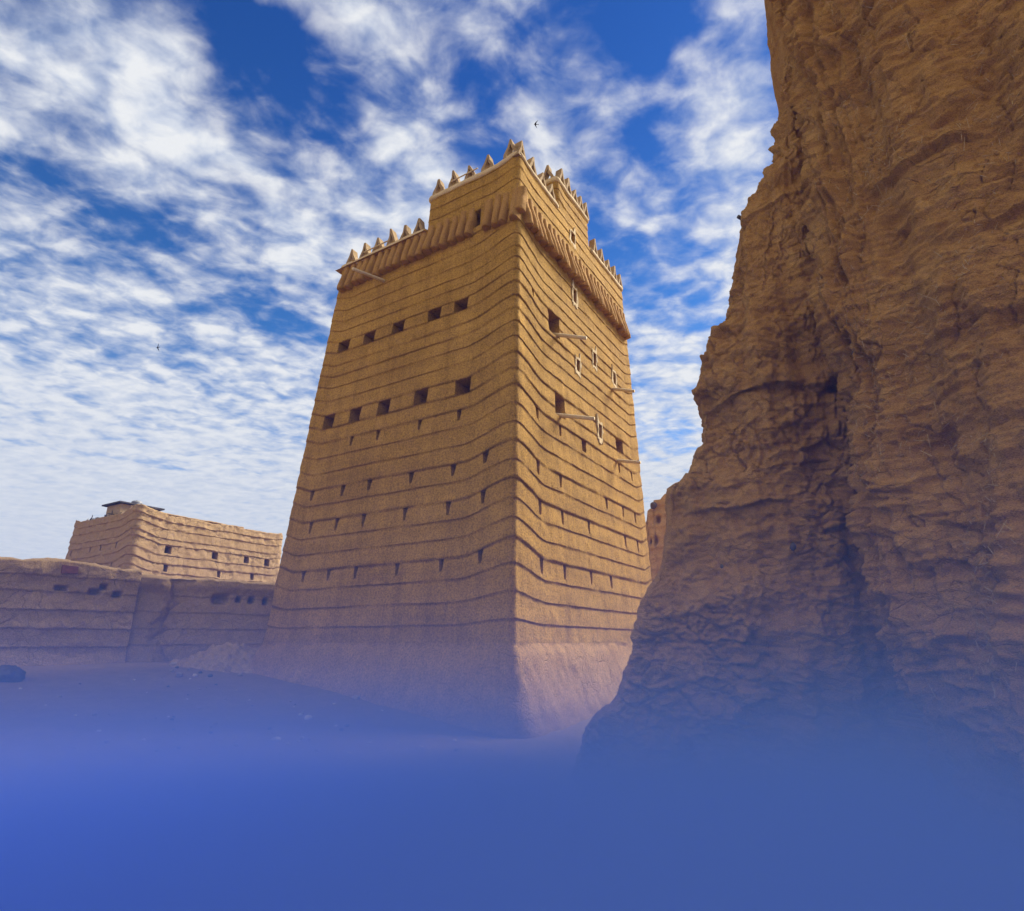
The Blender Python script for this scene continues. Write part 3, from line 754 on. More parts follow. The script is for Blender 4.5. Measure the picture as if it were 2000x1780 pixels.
p = unproj(1452, 430, 6.85); V, F = tube(p + (.25, .1, -.05), p + (-.085, -.03, .035), .030, .026, 8); part('wooden_peg', V, F, M_TWIG, near)
p = unproj(1549, 105, 6.15); V, F = tube(p + (.2, .1, 0), p + (-.08, -.04, .01), .05, .045, 9); part('wooden_peg', V, F, M_TWIG, near)
def rock(c, r, seed, sub=3, flat=.75, sq=(1, 1, 1)):
    import bmesh
    bm = bmesh.new(); bmesh.ops.create_icosphere(bm, subdivisions=sub, radius=1.)
    V = np.array([v.co[:] for v in bm.verts]); F = [tuple(v.index for v in f.verts) for f in bm.faces]; bm.free()
    d1, d2 = worley(V * 1.1 + seed * 3.1, seed)
    rr = 1 + .28 * fbm(V * 1.1 + seed, 3, seed) - .18 * d1 + .06 * fbm(V * 4 + seed, 2, seed + 2)
    V = V * rr[:, None] * np.array((1, 1, flat)) * np.array(sq) * r
    a = seed * 1.7; R = np.array(((math.cos(a), -math.sin(a), 0), (math.sin(a), math.cos(a), 0), (0, 0, 1)))
    return V @ R.T + np.array(c), F
for (u, v, r, s) in ((1550, 1066, .045, 3), (1411, 1108, .035, 4), (1668, 690, .04, 6)):
    p, n = at_face(u, v); V, F = rock(p - n * r * .35, r, s, 2, 1.3); part('embedded_stone', V, F, M_DARK, near, True)

# ------------------------------------------------------------------ LEFT: compound wall, seen nearly front on
def field_wall(p0, p1, z0, top_fn, thick, nx, nz, relief, seed):
    """wall with relief on its front and a rounded worn top. p0->p1 left to right seen from the front. Returns V, F, mapping"""
    p0, p1 = np.array(p0, float), np.array(p1, float); T = p1 - p0; Lw = np.linalg.norm(T); T /= Lw; NO = np.array((T[1], -T[0]))
    s = np.linspace(0, Lw, nx); top = top_fn(s)
    rows = []
    tz = np.linspace(0, 1, nz)
    S = np.broadcast_to(s[None], (nz, nx)); Zg = z0 + (top - z0)[None] * tz[:, None]
    D = relief(S, Zg, top[None] - Zg)
    front = np.stack([p0[0] + T[0] * S + NO[0] * D, p0[1] + T[1] * S + NO[1] * D, Zg], -1)
    ex = []
    for f, zz in ((.12, .05), (.4, .09), (.75, .08), (1., .0)):
        dd = -thick * f; zt_ = top + zz + .04 * fbm(np.stack([s * 1.7, s * 0 + f * 2, s * 0], -1), 3, seed)
        ex.append(np.stack([p0[0] + T[0] * s + NO[0] * dd, p0[1] + T[1] * s + NO[1] * dd, zt_], -1))
    ex.append(np.stack([p0[0] + T[0] * s - NO[0] * thick * 1.1, p0[1] + T[1] * s - NO[1] * thick * 1.1, s * 0 + z0], -1))
    V = np.concatenate([front, np.array(ex)], 0); nr = V.shape[0]
    F = [tuple(f) for f in grid_faces(nr, nx, False)]
    F += [tuple(r * nx for r in range(nr)), tuple(r * nx + nx - 1 for r in range(nr))[::-1]]
    return V.reshape(-1, 3), F, (p0, T, NO)

CW0, CW1 = np.array((-13.6, 12.3)), np.array((-10.05, 16.15))
def relief_left(S, Z, dt):
    q = np.stack([S, S * 0 + 4, Z], -1)
    d = .05 * fbm(q * .9, 3, 201) + .02 * fbm(q * 3.2, 4, 203) + .008 * fbm(q * 11, 3, 207)
    for k, zc in enumerate((1.55, 1.98, 2.42, 2.86, 3.22)):
        t = (Z - zc - .04 * perlin(np.stack([S * .8, S * 0 + k, S * 0], -1), 3) - .012 * perlin(np.stack([S * 6, S * 0 + k, S * 0], -1), 5)) / .42
        d = d + np.where((t > 0) & (t < 1), .045 * (1 - t), 0)
    w1, w2 = worley(np.stack([S * 1.2 + .4 * perlin(q * 2, 8), S * 0, Z * 1.4 + .4 * perlin(q * 2, 9)], -1), 3)
    d = d - .03 * (1 - sstep(0, .05, w2 - w1)) * sstep(0, .3, perlin(q * .8, 44))
    d = d + .10 * sstep(1.6, 1.0, Z) + .05 * sstep(.5, .15, dt) * (1 + fbm(q * 2, 2, 91))
    for (hs, hz, hw, hh) in ((3.55, 2.94, .13, .06), (4.28, 2.90, .13, .07), (4.78, 2.86, .10, .07), (4.45, 3.03, .08, .07), (5.78, 2.72, .06, .05), (2.2, 2.95, .12, .06)):
        d = d - .28 * np.exp(-(np.abs((S - hs) / hw) ** 4 + np.abs((Z - hz) / hh) ** 4))
    return d
def top_left(s): return 3.52 + .05 * fbm(np.stack([s * .9, s * 0, s * 0], -1), 3, 211) + .03 * fbm(np.stack([s * 4, s * 0, s * 0], -1), 3, 213) + .08 * np.exp(-((s - 3.4) / .5) ** 2) - .06 * sstep(4.2, 5.2, s)
cw = thing('compound_wall', 'long low cracked mud wall at the far left with a row of small holes near its top', 'wall', (*(.5 * (CW0 + CW1)), 1.1))
V, F, _ = field_wall(CW0, CW1, .3, top_left, .55, 300, 150, relief_left, 21); part('wall_face', V, F, M_WALL, cw, True)
T1 = (CW1 - CW0) / np.linalg.norm(CW1 - CW0); N1 = np.array((T1[1], -T1[0]))
b = CW0 + T1 * 3.62 + N1 * .02
def brick_box(c, T, Nn, sx, sy, sz, seed):
    rng = random.Random(seed); V = []
    for x in (-1, 1):
        for y in (-1, 1):
            for z in (-1, 1): V.append((c[0] + T[0] * x * sx + Nn[0] * y * sy + rng.uniform(-.015, .015), c[1] + T[1] * x * sx + Nn[1] * y * sy, c[2] + z * sz + rng.uniform(-.015, .015)))
    return np.array(V), [(0, 1, 3, 2), (4, 6, 7, 5), (0, 4, 5, 1), (2, 3, 7, 6), (0, 2, 6, 4), (1, 5, 7, 3)]
V, F = brick_box((b[0], b[1], 3.40), T1, N1, .16, .12, .09, 3); br = part('brick', V, F, M_BRICK, cw, label='single red brick set in the wall top')

# second length of wall runs on behind the tower's foot
DW0, DW1 = np.array((-10.71, 16.0)), np.array((-6.6, 19.2))
def relief_mid(S, Z, dt):
    S = S - .9
    q = np.stack([S, S * 0 + 9, Z], -1)
    d = .05 * fbm(q * .9, 3, 221) + .02 * fbm(q * 3.2, 4, 223) + .008 * fbm(q * 11, 3, 227)
    for k, zc in enumerate((1.6, 2.02, 2.46, 2.9)):
        t = (Z - zc - .04 * perlin(np.stack([S * .8, S * 0 + k, S * 0], -1), 3)) / .42
        d = d + np.where((t > 0) & (t < 1), .035 * (1 - t), 0)
    d = d + .16 * sstep(.42, .12, dt) * (.6 + .4 * sstep(1.2, 1.8, S)) + .22 * sstep(1.75, 1.1, Z) * sstep(1.2, 3., S)
    for (hs, hz, hw, hh) in ((1.85, 2.86, .20, .13), (2.35, 2.88, .07, .08), (2.72, 2.88, .08, .09), (3.12, 2.86, .07, .10)):
        d = d - .32 * np.exp(-(np.abs((S - hs) / hw) ** 4 + np.abs((Z - hz) / hh) ** 4))
    return d
def top_mid(s): return 3.40 + .05 * fbm(np.stack([s * .9, s * 0, s * 0], -1), 3, 231) + .025 * fbm(np.stack([s * 4, s * 0, s * 0], -1), 3, 233) - .05 * s / 4
dw = thing('compound_wall', 'shorter mud wall running in behind the left foot of the tall tower, with ragged niches', 'wall', (*(.5 * (DW0 + DW1)), 1.2))
V, F, _ = field_wall(DW0, DW1, .3, top_mid, .55, 220, 140, relief_mid, 23); part('wall_face', V, F, M_WALL, dw, True)
# a darker pier at the joint between both lengths
def relief_p(S, Z, dt):
    q = np.stack([S, S * 0 + 13, Z], -1)
    d = .03 * fbm(q * 1.4, 3, 241) + .012 * fbm(q * 6, 3, 243)
    for zc in (1.6, 2.02, 2.46): t = (Z - zc) / .42; d = d + np.where((t > 0) & (t < 1), .03 * (1 - t), 0)
    return d + .1 * sstep(1.7, 1.1, Z) - .30 * sstep(.5, 1.15, S + .3 * fbm(q * 1.6, 3, 6)) + .16 * sstep(.42, .12, dt)
V, F, _ = field_wall((-10.12, 16.23), (-9.02, 17.08), .3, lambda s: 3.34 - .03 * s + .03 * fbm(np.stack([s * 2, s * 0, s * 0], -1), 2, 5), .3, 70, 110, relief_p, 25)
part('dark_pier', V, F, M_WALLD, dw, True, label='darker stretch of wall')

# ------------------------------------------------------------------ FAR HOUSE behind the compound wall
HO = np.array((-18.23, 28.0)); 
h_in = lambda z: .9 * (z - 4.) / 4. * .25
ha0 = lambda z: .12 * (z - 8) * -.0 + h_in(z) * .6; hb0 = lambda z: h_in(z) * .6
ha1 = lambda z: 6.95 - h_in(z) * 1.0; hb1 = lambda z: 8.75 - h_in(z) * .4
HZ = [.9, 1.5, 2.1, 2.7, 3.3, 3.9, 4.45, 4.94, 5.38, 5.82, 6.34, 6.64, 7.12, 7.49, 7.86]
house = thing('mud_house', 'low coursed mud house beyond the left wall with a small hut on its roof', 'house', tuple(frame_world(np.array((3.5, 4.4, 1.)), HO, AX, BX)))
hop = []
for c in (1.87, 4.38, 6.28, 7.61): hop.append(('R', c - .17, c + .17, 5.92, 6.30, 1.))
for c in (1.88, 4.73, 6.76): hop.append(('R', c - .12, c + .12, 5.02, 5.38, .8))
for c in (6.08, 4.07, 2.96, 1.41): hop.append(('L', c - .08, c + .08, 6.04, 6.34, .6))
hop.append(('L', 1.35, 1.51, 5.1, 5.38, .6))
def house_damage(V, d):
    n = fbm(V * 2.2, 4, 301); w1, w2 = worley(V * np.array((1.5, 1.5, 2.0)) + .3 * n[..., None], 4)
    d = d - .05 * (1 - sstep(0, .07, w2 - w1)) * sstep(-.2, .2, fbm(V * .6, 2, 303)) * (V[..., 0] < .6)
    up_ = sstep(6.6, 7.4, V[..., 2])
    return d + .03 * fbm(V * 5, 3, 305) * (.35 + up_)
P, F, lp = coursed_block(ha0, ha1, hb0, hb1, HZ, hop, r=.35, step=.085, lift=(.30, 1.6), lift2=(.12, 1.0), lift_z=(.9, 4., .3), wob=.03, rough=.02, lip=.55, seed=71, top=7.7, damage=house_damage)
hw = lambda P: frame_world(P, HO, AX, BX)
part('wall', hw(P), F, M_HOUSE, house, True)
for fc, l in lp: V, Fj = jamb(l, fc, .7); part('window', hw(V), Fj, M_HOUSE, house)
# pale lip and gap on the right edge of the roof
V, F = coping([(ha0(7.9) + .02, .9), (ha0(7.9) + .02, 5.9)], 7.86, .06, w=.35, over=.02, seed=15, sag=.05); part('roof_edge', hw(V), F, M_HOUSE, house, True)
V, F = coping([(ha0(7.9) + .02, 6.05), (ha0(7.9) + .02, 8.55)], 7.78, .06, w=.35, over=.02, seed=16, sag=.05); part('roof_edge', hw(V), F, M_HOUSE, house, True)
# hut
a_, b_ = 1.25, .55
def box_ab(a0, a1, b0, b1, z0, z1, j=.0):
    V = np.array([(a, b, z) for z in (z0, z1) for a, b in ((a0, b0), (a1, b0), (a1, b1), (a0, b1))], float)
    return V, [(0, 1, 2, 3)[::-1], (4, 5, 6, 7), (0, 1, 5, 4), (1, 2, 6, 5), (2, 3, 7, 6), (3, 0, 4, 7)]
def sub_box(a0, a1, b0, b1, z0, z1, n, seed, amp):
    """box with rippled faces (mud never comes flat)"""
    out = []
    def face(o, u, v, nrm):
        g = np.linspace(0, 1, n); U, W = np.meshgrid(g, g); Pn = np.array(o) + U[..., None] * np.array(u) + W[..., None] * np.array(v)
        d = amp * fbm(Pn * 2.1, 4, seed) * (np.minimum(np.minimum(U, 1 - U), np.minimum(W, 1 - W)) > .001)
        Pn = Pn + d[..., None] * np.array(nrm); return Pn.reshape(-1, 3), [tuple(f) for f in grid_faces(n, n)]
    da, db, dz = a1 - a0, b1 - b0, z1 - z0
    out.append(face((a0, b0, z0), (da, 0, 0), (0, 0, dz), (0, -1, 0))); out.append(face((a0, b0, z0), (0, db, 0), (0, 0, dz), (-1, 0, 0)))
    out.append(face((a1, b0, z0), (0, db, 0), (0, 0, dz), (1, 0, 0))); out.append(face((a0, b1, z0), (da, 0, 0), (0, 0, dz), (0, 1, 0)))
    out.append(face((a0, b0, z1), (da, 0, 0), (0, db, 0), (0, 0, 1)))
    return join(*out)
V, F = sub_box(2.85, 4.3, .55, 2.3, 7.6, 8.58, 14, 5, .03); hut = part('roof_hut', hw(V), F, M_HUT, house)
V, F = sub_box(2.6, 4.5, .35, 2.65, 8.585, 8.66, 10, 6, .03); part('roof', hw(V), F, M_ROOF, hut)
V, F = box_ab(2.80, 2.9, .95, 1.3, 8.12, 8.22); part('vent', hw(V), F, M_WOODD, hut)
V, F = box_ab(2.78, 3.1, 1.0, 1.4, 8.44, 8.58); part('lintel', hw(V), F, M_PALE, hut)
# dark brushwood heaped along the roof's left edge
V = []; F = []
rng = random.Random(4)
tw_list = []
for k in range(46):
    a = rng.uniform(3.1, 5.9); b = rng.uniform(.25, .6); z = 7.78 + max(0, (4.6 - a)) * .10 + rng.uniform(-.05, .16)
    d = np.array((rng.uniform(-.6, .6), rng.uniform(-.2, .2), rng.uniform(-.1, .28)))
    tw_list.append(tube((a, b, z), np.array((a, b, z)) + d, .035, .014, 5, seg=2, bend=.03))
V, F = join(*tw_list); br = part('brushwood', hw(V), F, M_TWIG, None); tag(br, 'dark heap of brushwood on the roof edge of the far mud house, beside the hut', 'brushwood')
# tank on the hut
tc = hw(np.array((3.3, 1.5, 8.655)))
def lathe(c, prof, n=24):
    V = [(c[0] + r * math.cos(2 * PI * k / n), c[1] + r * math.sin(2 * PI * k / n), c[2] + z) for r, z in prof for k in range(n)]
    F = [tuple(f) for f in grid_faces(len(prof), n, True)] + [tuple(range(n))[::-1], tuple((len(prof) - 1) * n + k for k in range(n))]
    return np.array(V), F
V, F = lathe(tc, [(.25, 0), (.26, .02), (.26, .08), (.27, .09), (.26, .10), (.26, .17), (.27, .18), (.26, .19), (.25, .25), (.21, .28), (.09, .30), (.08, .32), (.02, .325)])
tag(part('water_tank', V, F, M_TANK, None, True), 'small round grey water tank on the hut roof of the far house', 'water tank')

# ------------------------------------------------------------------ RUINED HOUSE between the tower and the near wall
ruin = thing('ruined_house', 'sunlit broken mud house seen in the gap between the tower and the near wall', 'ruined house', (7.6, 27., .9))
RO = np.array((5.75, 26.6))
def ruin_mesh():
    n, m = 90, 150
    s = np.linspace(0, 5.5, n); zt_ = np.interp(s, [0, .18, .2, .42, .5, .75, .8, 1.1, 1.4, 2.2, 3.4, 5.5], [6.0, 6.3, 6.7, 6.9, 7.45, 7.55, 7.85, 7.9, 8.15, 8.3, 8.1, 8.4])
    zt_ = zt_ + .10 * fbm(np.stack([s * 5, s * 0, s * 0], -1), 3, 401)
    A_ = np.array((.93, -.36)); Nn = np.array((-.36, -.93))
    tz = np.linspace(0, 1, m); S = np.broadcast_to(s, (m, n)); Zg = .2 + (zt_ - .2)[None] * tz[:, None]
    q = np.stack([S, S * 0 + 2, Zg], -1)
    d = .10 * fbm(q * .9, 3, 403) + .05 * fbm(q * 3, 4, 405) + .02 * fbm(q * 9, 3, 407)
    for k, zc in enumerate(np.arange(.4, 8, .48)):
        t = (Zg - zc - .08 * perlin(np.stack([S, S * 0 + k, S * 0], -1), 3)) / .46; d = d + np.where((t > 0) & (t < 1), .05 * (1 - t), 0)
    for (hs, hz, hw_, hh) in ((.95, 7.0, .09, .18), (.80, 6.05, .07, .18), (1.35, 5.85, .07, .2), (.55, 6.0, .04, .1)):
        d = d - .4 * np.exp(-(np.abs((S - hs) / hw_) ** 4 + np.abs((Zg - hz) / hh) ** 4))
    d = d - .35 * np.exp(-((S - 0) / .12) ** 2) + .0
    X = RO[0] + A_[0] * S + Nn[0] * d + .16 * (8 - Zg) * -.06; Y = RO[1] + A_[1] * S + Nn[1] * d
    fr = np.stack([X, Y, Zg], -1)
    bk = fr[::-1].copy(); bk[..., 0] -= Nn[0] * .7; bk[..., 1] -= Nn[1] * .7
    V = np.concatenate([fr, bk], 0); F = [tuple(f) for f in grid_faces(2 * m, n)]
    F += [(r * n, (2 * m - 1 - r) * n, (2 * m - 2 - r) * n, (r + 1) * n) for r in range(m - 1)]
    return V.reshape(-1, 3), F
V, F = ruin_mesh(); part('wall', V, F, M_RUIN, ruin, True)
V, F = rock((6.45, 26.2, 7.62), .17, 31, 2, 1.1); part('loose_block', V, F, M_DARK, ruin, True)

# ------------------------------------------------------------------ GROUND
def ground():
    xs = np.unique(np.concatenate([np.linspace(-900, -40, 20), np.linspace(-40, -16, 30), np.linspace(-16, 9, 190), np.linspace(9, 40, 30), np.linspace(40, 900, 20)]))
    ys = np.unique(np.concatenate([np.linspace(-300, -8, 14), np.linspace(-8, 22, 210), np.linspace(22, 60, 40), np.linspace(60, 1200, 24)]))
    X, Y = np.meshgrid(xs, ys)
    return np.stack([X, Y, ground_z(X, Y)], -1).reshape(-1, 3), grid_faces(len(ys), len(xs))
V, F = ground(); g = part('ground', V, F, M_GROUND, None, True); g['kind'] = 'structure'

# stones on the ground, each one placed
def ground_hit(u, v):
    r = unproj(u, v, 1.) - np.array((0, 0, H_EYE)); t = 8.
    for _ in range(40):
        p = np.array((0, 0, H_EYE)) + r * t; gz = float(ground_z(p[0], p[1])); t = t + (gz - p[2]) / (r[2] - .095) * .7
    p = np.array((0, 0, H_EYE)) + r * t; p[2] = float(ground_z(p[0], p[1])); return p
def put_rock(u, v, r, seed, mat, name, label, cat, sub=3, flat=.7, group=None):
    p = ground_hit(u, v); V, F = rock(p + np.array((0, 0, r * flat * .45)), r, seed, sub, flat)
    return tag(part(name, V, F, mat, None, sub > 2), label, cat, group)
put_rock(14, 1330, .32, 2, M_DARK, 'boulder', 'dark rounded boulder lying at the foot of the wall on the far left', 'boulder', 4)
put_rock(602, 1405, .085, 5, M_PALE, 'stone', 'pale stone on bare ground in front of the tower, the farther of two pale ones', 'stone', 3, .6)
put_rock(540, 1447, .075, 6, M_PALE, 'stone', 'pale square stone on bare ground, the nearer of two pale ones before the tower', 'stone', 3, .6)
put_rock(696, 1366, .08, 9, M_STONE, 'stone', 'brown stone lying tight against the foot of the tower plinth', 'stone', 3, .8)
rr = random.Random(12)
for k in range(34):
    u, v = rr.uniform(330, 540), rr.uniform(1268, 1322)
    if v < 1262 + (540 - u) * .02: continue
    p = ground_hit(u, v)
    if p[1] > 19.5 or p[1] < 10: continue
    r = rr.uniform(.03, .11); V, F = rock(p + np.array((0, 0, r * .3)), r, 40 + k, 2, .7)
    tag(part('rubble_stone', V, F, rr.choice((M_STONE, M_STONE, M_PALE, M_DARK)), None), 'loose stone among the scree between the left wall and the tower foot', 'stone', 'stones fallen between the wall and the tower')
for k in range(90):
    u, v = rr.uniform(20, 980), rr.uniform(1322, 1480)
    p = ground_hit(u, v)
    if p[1] > 15 or p[1] < 6: continue
    ab = (np.array(p[:2]) - F0) @ np.stack([AX, BX], -1)
    if ab[0] > -.6 and ab[1] > -.6: continue
    r = rr.uniform(.015, .045); V, F = rock(p + np.array((0, 0, r * .3)), r, 140 + k, 2, .6)
    tag(part('pebble', V, F, rr.choice((M_STONE, M_PALE, M_DARK)), None), 'small pebble on the open dusty ground in front of the tower', 'pebble', 'pebbles on the open ground')
# heap of fallen mud where the wall meets the tower
def scree():
    n = 130; g = np.linspace(-1, 1, n); U, W = np.meshgrid(g, g)
    X = -7.7 + U * 1.9 + W * .3; Y = 17.1 + W * 1.5 - U * .1
    R = np.sqrt((U * 1.0) ** 2 + W ** 2); hgt = .75 * sstep(1.0, .0, R) * (1 + .5 * fbm(np.stack([X * 1.3, Y * 1.3, 0 * X], -1), 3, 501)) * (1 + .45 * U)
    q = np.stack([X * 4.5, Y * 4.5, hgt * 4], -1); w1, w2 = worley(q, 7)
    Z = ground_z(X, Y) - .06 + hgt * .75 + sstep(1., .7, R) * (.17 * (.5 - w1) + .06 * fbm(q * 1.7, 4, 503))
    return np.stack([X, Y, Z], -1).reshape(-1, 3), grid_faces(n, n)
V, F = scree(); tag(part('rubble', V, F, M_WALLD, None), 'heap of crumbled mud between the left wall and the foot of the tower', 'rubble', None, 'stuff')

# ------------------------------------------------------------------ BIRDS
def bird(c, span, yaw, roll, sweep, label):
    st = [(-.5, -.34 * sweep, .02, .012), (-.34, -.16 * sweep, .04, .05), (-.17, .0, .05, .085), (-.04, .03, .03, .10), (.04, .03, .03, .10), (.17, 0, .05, .085), (.34, -.16 * sweep, .04, .05), (.5, -.34 * sweep, .02, .012)]
    V = []; 
    for x, y, z, w in st: V += [(x, y + w, z), (x, y - w * .9, z - .005), (x, y, z + .018)]
    F = []
    for k in range(len(st) - 1):
        b = 3 * k
        F += [(b, b + 1, b + 4, b + 3), (b + 1, b + 2, b + 5, b + 4), (b + 2, b, b + 3, b + 5)]
    F += [(0, 2, 1), (21, 22, 23)]
    B = []
    for y, r, z in ((.22, .012, .01), (.17, .04, .01), (.06, .06, 0), (-.08, .05, 0), (-.2, .025, .005), (-.24, .02, .005)):
        for k in range(8): a = 2 * PI * k / 8; B.append((r * math.cos(a), y, z + r * math.sin(a)))
    FB = [tuple(f) for f in grid_faces(6, 8, True)] + [tuple(range(8)), tuple(range(40, 48))[::-1]]
    Tl = [(-.02, -.22, .005), (.02, -.22, .005), (.075, -.40, .0), (0, -.33, 0), (-.075, -.40, .0), (0, -.28, .02)]
    FT = [(0, 1, 5), (1, 2, 3, 5), (5, 3, 4, 0), (0, 4, 3, 2, 1)]
    Vj, Fj = join((np.array(V), F), (np.array(B), FB), (np.array(Tl), FT))
    Vj = Vj * span
    cy, sy, cr, sr = math.cos(yaw), math.sin(yaw), math.cos(roll), math.sin(roll)
    Ry = np.array(((cr, 0, sr), (0, 1, 0), (-sr, 0, cr))); Rz = np.array(((cy, -sy, 0), (sy, cy, 0), (0, 0, 1)))
    o = part('bird', Vj @ Ry.T @ Rz.T + np.array(c), Fj, M_BIRD, None, True); return tag(o, label, 'bird')
bird((1.03, 20., 23.16), .36, math.radians(95), math.radians(12), .75, 'dark swift with spread wings flying high above the tower top')
bird((-26.88, 40., 23.0), .62, math.radians(70), math.radians(75), .6, 'small dark bird gliding low over the pale cloud at left')

# ------------------------------------------------------------------ BLUE VOLUME added low in the yard, stands in for a graphic fade
def added_mist():
    x0, x1, y0, y1, z0, z1 = -10.2, 9., -4., 12.2, -2.6, 4.2
    V = np.array([(x, y, z) for z in (z0, z1) for x, y in ((x0, y0), (x1, y0), (x1, y1), (x0, y1))], float)
    m = bpy.data.materials.new('overlay_blue'); nt = nodes_of(m); L = nt.links.new
    geo = N(nt, 'ShaderNodeNewGeometry'); sx = N(nt, 'ShaderNodeSeparateXYZ'); L(geo.outputs['Position'], sx.inputs[0])
    e = math_(nt, 'POWER', 2.718282, math_(nt, 'MULTIPLY', math_(nt, 'SUBTRACT', 1.65, sx.outputs[2]), 1 / .40))
    mr = N(nt, 'ShaderNodeMapRange', interpolation_type='SMOOTHSTEP'); L(sx.outputs[1], mr.inputs[0])
    for k, v in ((1, 3.2), (2, 10.2), (3, 1.), (4, 0.)): mr.inputs[k].default_value = v
    d = math_(nt, 'MULTIPLY', math_(nt, 'MULTIPLY', e, mr.outputs[0]), .066)
    mx = N(nt, 'ShaderNodeMapRange', interpolation_type='SMOOTHSTEP'); L(sx.outputs[0], mx.inputs[0])
    for k, v in ((1, -7.5), (2, -.3), (3, .24), (4, 1.)): mx.inputs[k].default_value = v
    d = math_(nt, 'MINIMUM', math_(nt, 'MULTIPLY', d, mx.outputs[0]), 9.)
    v = N(nt, 'ShaderNodeVolumePrincipled'); v.inputs['Color'].default_value = (.18, .355, .93, 1); v.inputs['Anisotropy'].default_value = -.6
    L(d, v.inputs['Density']); o = N(nt, 'ShaderNodeOutputMaterial'); L(v.outputs[0], o.inputs['Volume'])
    ob = part('overlay_volume', V, [(0, 1, 2, 3)[::-1], (4, 5, 6, 7), (0, 1, 5, 4), (1, 2, 6, 5), (2, 3, 7, 6), (3, 0, 4, 7)], m)
    tag(ob, 'added blue volume standing in for a graphic fade over the low ground in front of the tower', 'added_mist', None, 'stuff')
added_mist()

# ------------------------------------------------------------------ SKY, SUN, CAMERA
SKY_ANG = 38
SKY_BANKS = [(450, 50, 130, -.16), (570, 170, 130, -.16), (660, 290, 110, -.13), (930, 190, 150, -.14), (1260, 150, 150, -.15), (1310, 50, 110, -.10), (110, 345, 90, -.10), (240, 370, 90, -.10), (430, 455, 90, -.09), (560, 600, 80, -.08), (1240, 560, 90, -.06),
             (60, 90, 220, .12), (300, 120, 150, .08), (800, 320, 130, .15), (1130, 215, 120, .13), (1430, 230, 130, .10), (720, 60, 100, .07), (540, 400, 150, .08), (640, 480, 120, .08), (1480, 60, 100, .06), (310, 330, 90, .07), (1330, 560, 200, .06)]
SUN_AZ = math.atan2(.839, .545); SUN_EL = math.radians(40)      # azimuth from +y towards +x
w = bpy.data.worlds.new('World'); SC.world = w; w.use_nodes = True; nt = w.node_tree; nt.nodes.clear(); L = nt.links.new
sky = N(nt, 'ShaderNodeTexSky', sky_type='NISHITA', sun_disc=False, sun_elevation=SUN_EL, sun_rotation=SUN_AZ, altitude=1200., air_density=1.0, dust_density=.4, ozone_density=2.5)
tc_ = N(nt, 'ShaderNodeTexCoord'); sp = N(nt, 'ShaderNodeSeparateXYZ'); L(tc_.outputs['Generated'], sp.inputs[0])
zc = math_(nt, 'ADD', math_(nt, 'MAXIMUM', sp.outputs[2], 0.0), .07)
px = math_(nt, 'DIVIDE', sp.outputs[0], zc); py = math_(nt, 'DIVIDE', sp.outputs[1], zc)
cmb = N(nt, 'ShaderNodeCombineXYZ'); L(px, cmb.inputs[0]); L(py, cmb.inputs[1])
def cloud_noise(ang, sc, stretch, detail, rough, dist, off):
    rt = N(nt, 'ShaderNodeVectorRotate', rotation_type='Z_AXIS'); rt.inputs['Angle'].default_value = ang; L(cmb.outputs[0], rt.inputs['Vector'])
    mp = N(nt, 'ShaderNodeMapping'); mp.inputs['Scale'].default_value = (sc / stretch, sc, 1); mp.inputs['Location'].default_value = off; L(rt.outputs[0], mp.inputs[0])
    n = N(nt, 'ShaderNodeTexNoise', i_Scale=1., i_Detail=detail, i_Roughness=rough, i_Distortion=dist); L(mp.outputs[0], n.inputs['Vector']); return n.outputs[0]
A1 = -math.radians(SKY_ANG)
mid = cloud_noise(A1, 7.6, 1.2, 7., .53, .30, (7.3, 1.4, 2))
band = cloud_noise(A1, 3.0, 2.6, 4., .5, .5, (3.1, 6.4, 6))
rip = cloud_noise(A1 + .9, 18., 1.2, 4., .5, .4, (1.2, 8.8, 4))
den = math_(nt, 'ADD', math_(nt, 'MULTIPLY', band, .36), math_(nt, 'ADD', math_(nt, 'MULTIPLY', mid, .64), math_(nt, 'MULTIPLY', rip, .24)))
# broad openings and banks of the deck, by compass direction
def skydir(u, v):
    d = unproj(u, v, 1.) - np.array((0, 0, H_EYE)); return d / np.linalg.norm(d)
for (u, v, rad, amp) in SKY_BANKS:
    d = skydir(u, v); dt = N(nt, 'ShaderNodeVectorMath', operation='DOT_PRODUCT'); L(tc_.outputs['Generated'], dt.inputs[0]); dt.inputs[1].default_value = tuple(d)
    mr = N(nt, 'ShaderNodeMapRange', interpolation_type='SMOOTHSTEP'); L(dt.outputs['Value'], mr.inputs[0])
    for k, v_ in ((1, math.cos(rad / 1148. * 1.25)), (2, 1.0), (3, 0.), (4, amp * (.50 if amp < 0 else .72))): mr.inputs[k].default_value = v_
    den = math_(nt, 'ADD', den, mr.outputs[0])
# more cover towards the horizon, where one looks through the layer edge on
low = N(nt, 'ShaderNodeMapRange', interpolation_type='SMOOTHSTEP'); L(sp.outputs[2], low.inputs[0])
for k, v in ((1, .10), (2, .56), (3, .30), (4, .0)): low.inputs[k].default_value = v
den = math_(nt, 'ADD', den, low.outputs[0])
al = N(nt, 'ShaderNodeMapRange', interpolation_type='SMOOTHSTEP'); L(den, al.inputs[0])
for k, v in ((1, .505), (2, .83), (3, 0.), (4, 1.)): al.inputs[k].default_value = v
thick = N(nt, 'ShaderNodeMapRange'); L(math_(nt, 'ADD', math_(nt, 'MULTIPLY', rip, .55), math_(nt, 'MULTIPLY', mid, .45)), thick.inputs[0])
for k, v in ((1, .38), (2, .60), (3, 0.), (4, 1.)): thick.inputs[k].default_value = v
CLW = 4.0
cc = mixc(nt, thick.outputs[0], (CLW * .52, CLW * .62, CLW * .82), (CLW * .93, CLW * .95, CLW * .98))
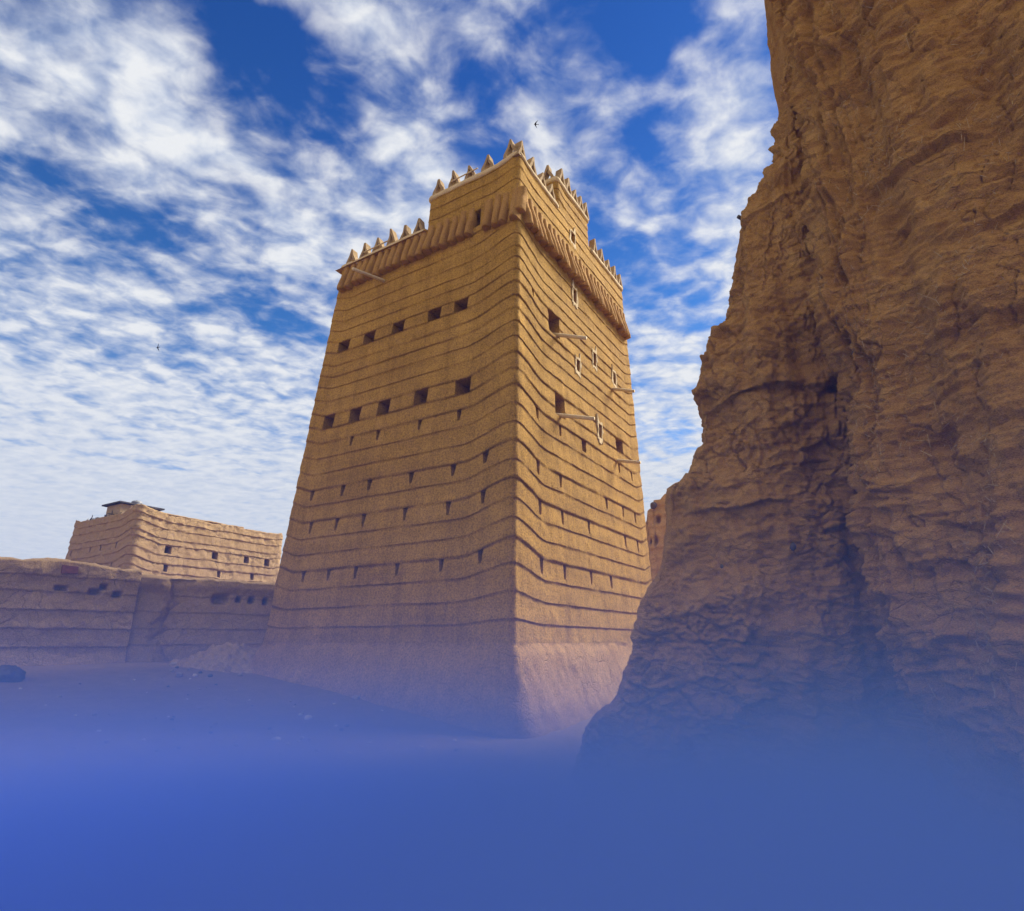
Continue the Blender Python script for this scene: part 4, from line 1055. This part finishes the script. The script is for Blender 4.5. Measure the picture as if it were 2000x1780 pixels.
# low down the deck is seen edge on and closes to an even pale layer
lw = N(nt, 'ShaderNodeMapRange', interpolation_type='SMOOTHSTEP'); L(sp.outputs[2], lw.inputs[0])
for k, v in ((1, .10), (2, .48), (3, .80), (4, 0.)): lw.inputs[k].default_value = v
cc = mixc(nt, lw.outputs[0], cc, (CLW * .74, CLW * .80, CLW * .90))
# warm bright cloud fill added behind the camera to lift the shaded faces
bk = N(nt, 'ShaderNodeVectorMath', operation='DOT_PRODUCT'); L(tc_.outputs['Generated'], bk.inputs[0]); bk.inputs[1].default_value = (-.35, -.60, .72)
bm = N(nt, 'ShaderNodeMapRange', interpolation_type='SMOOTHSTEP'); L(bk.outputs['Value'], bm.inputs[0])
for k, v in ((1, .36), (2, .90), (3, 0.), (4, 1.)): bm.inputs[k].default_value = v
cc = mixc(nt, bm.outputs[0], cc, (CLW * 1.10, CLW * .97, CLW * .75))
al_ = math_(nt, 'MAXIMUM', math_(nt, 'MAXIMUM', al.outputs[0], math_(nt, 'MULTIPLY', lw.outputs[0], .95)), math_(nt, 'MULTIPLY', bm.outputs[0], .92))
tr = N(nt, 'ShaderNodeMapRange', interpolation_type='SMOOTHSTEP'); L(sp.outputs[2], tr.inputs[0])
for k, v in ((1, .25), (2, .85), (3, 0.), (4, 1.)): tr.inputs[k].default_value = v
tint = mixc(nt, 1., sky.outputs[0], mixc(nt, tr.outputs[0], (.26, .52, .72), (.11, .29, .60)), 'MULTIPLY')
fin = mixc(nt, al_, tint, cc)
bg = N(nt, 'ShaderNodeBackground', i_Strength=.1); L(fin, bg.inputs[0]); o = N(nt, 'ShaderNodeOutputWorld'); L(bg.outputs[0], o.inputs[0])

sl = bpy.data.lights.new('sun', 'SUN'); sl.energy = 4.6; sl.angle = math.radians(26.); sl.color = (1., .91, .74)
so = bpy.data.objects.new('sun', sl); COL.objects.link(so)
sd = Vector((math.sin(SUN_AZ) * math.cos(SUN_EL), math.cos(SUN_AZ) * math.cos(SUN_EL), math.sin(SUN_EL)))
so.rotation_euler = sd.to_track_quat('Z', 'Y').to_euler(); so.location = (20, 15, 30)

cam = bpy.data.cameras.new('camera'); cam.sensor_width = 36.; cam.lens = 36. * FPX / 2000.; cam.clip_start = .05; cam.clip_end = 4000.
co = bpy.data.objects.new('camera', cam); COL.objects.link(co); co.location = (0, 0, H_EYE); co.rotation_euler = (PI / 2 + TH, 0, 0); SC.camera = co

SC.view_settings.view_transform = 'Standard'; SC.view_settings.look = 'None'; SC.view_settings.exposure = 1.22; SC.view_settings.gamma = 1.
SC.render.engine = 'CYCLES'
SC.cycles.use_denoising = True
SC.cycles.volume_step_rate = .18; SC.cycles.volume_preview_step_rate = .2; SC.cycles.volume_max_steps = 256
SC.cycles.volume_bounces = 6; SC.cycles.max_bounces = 10; SC.cycles.diffuse_bounces = 3
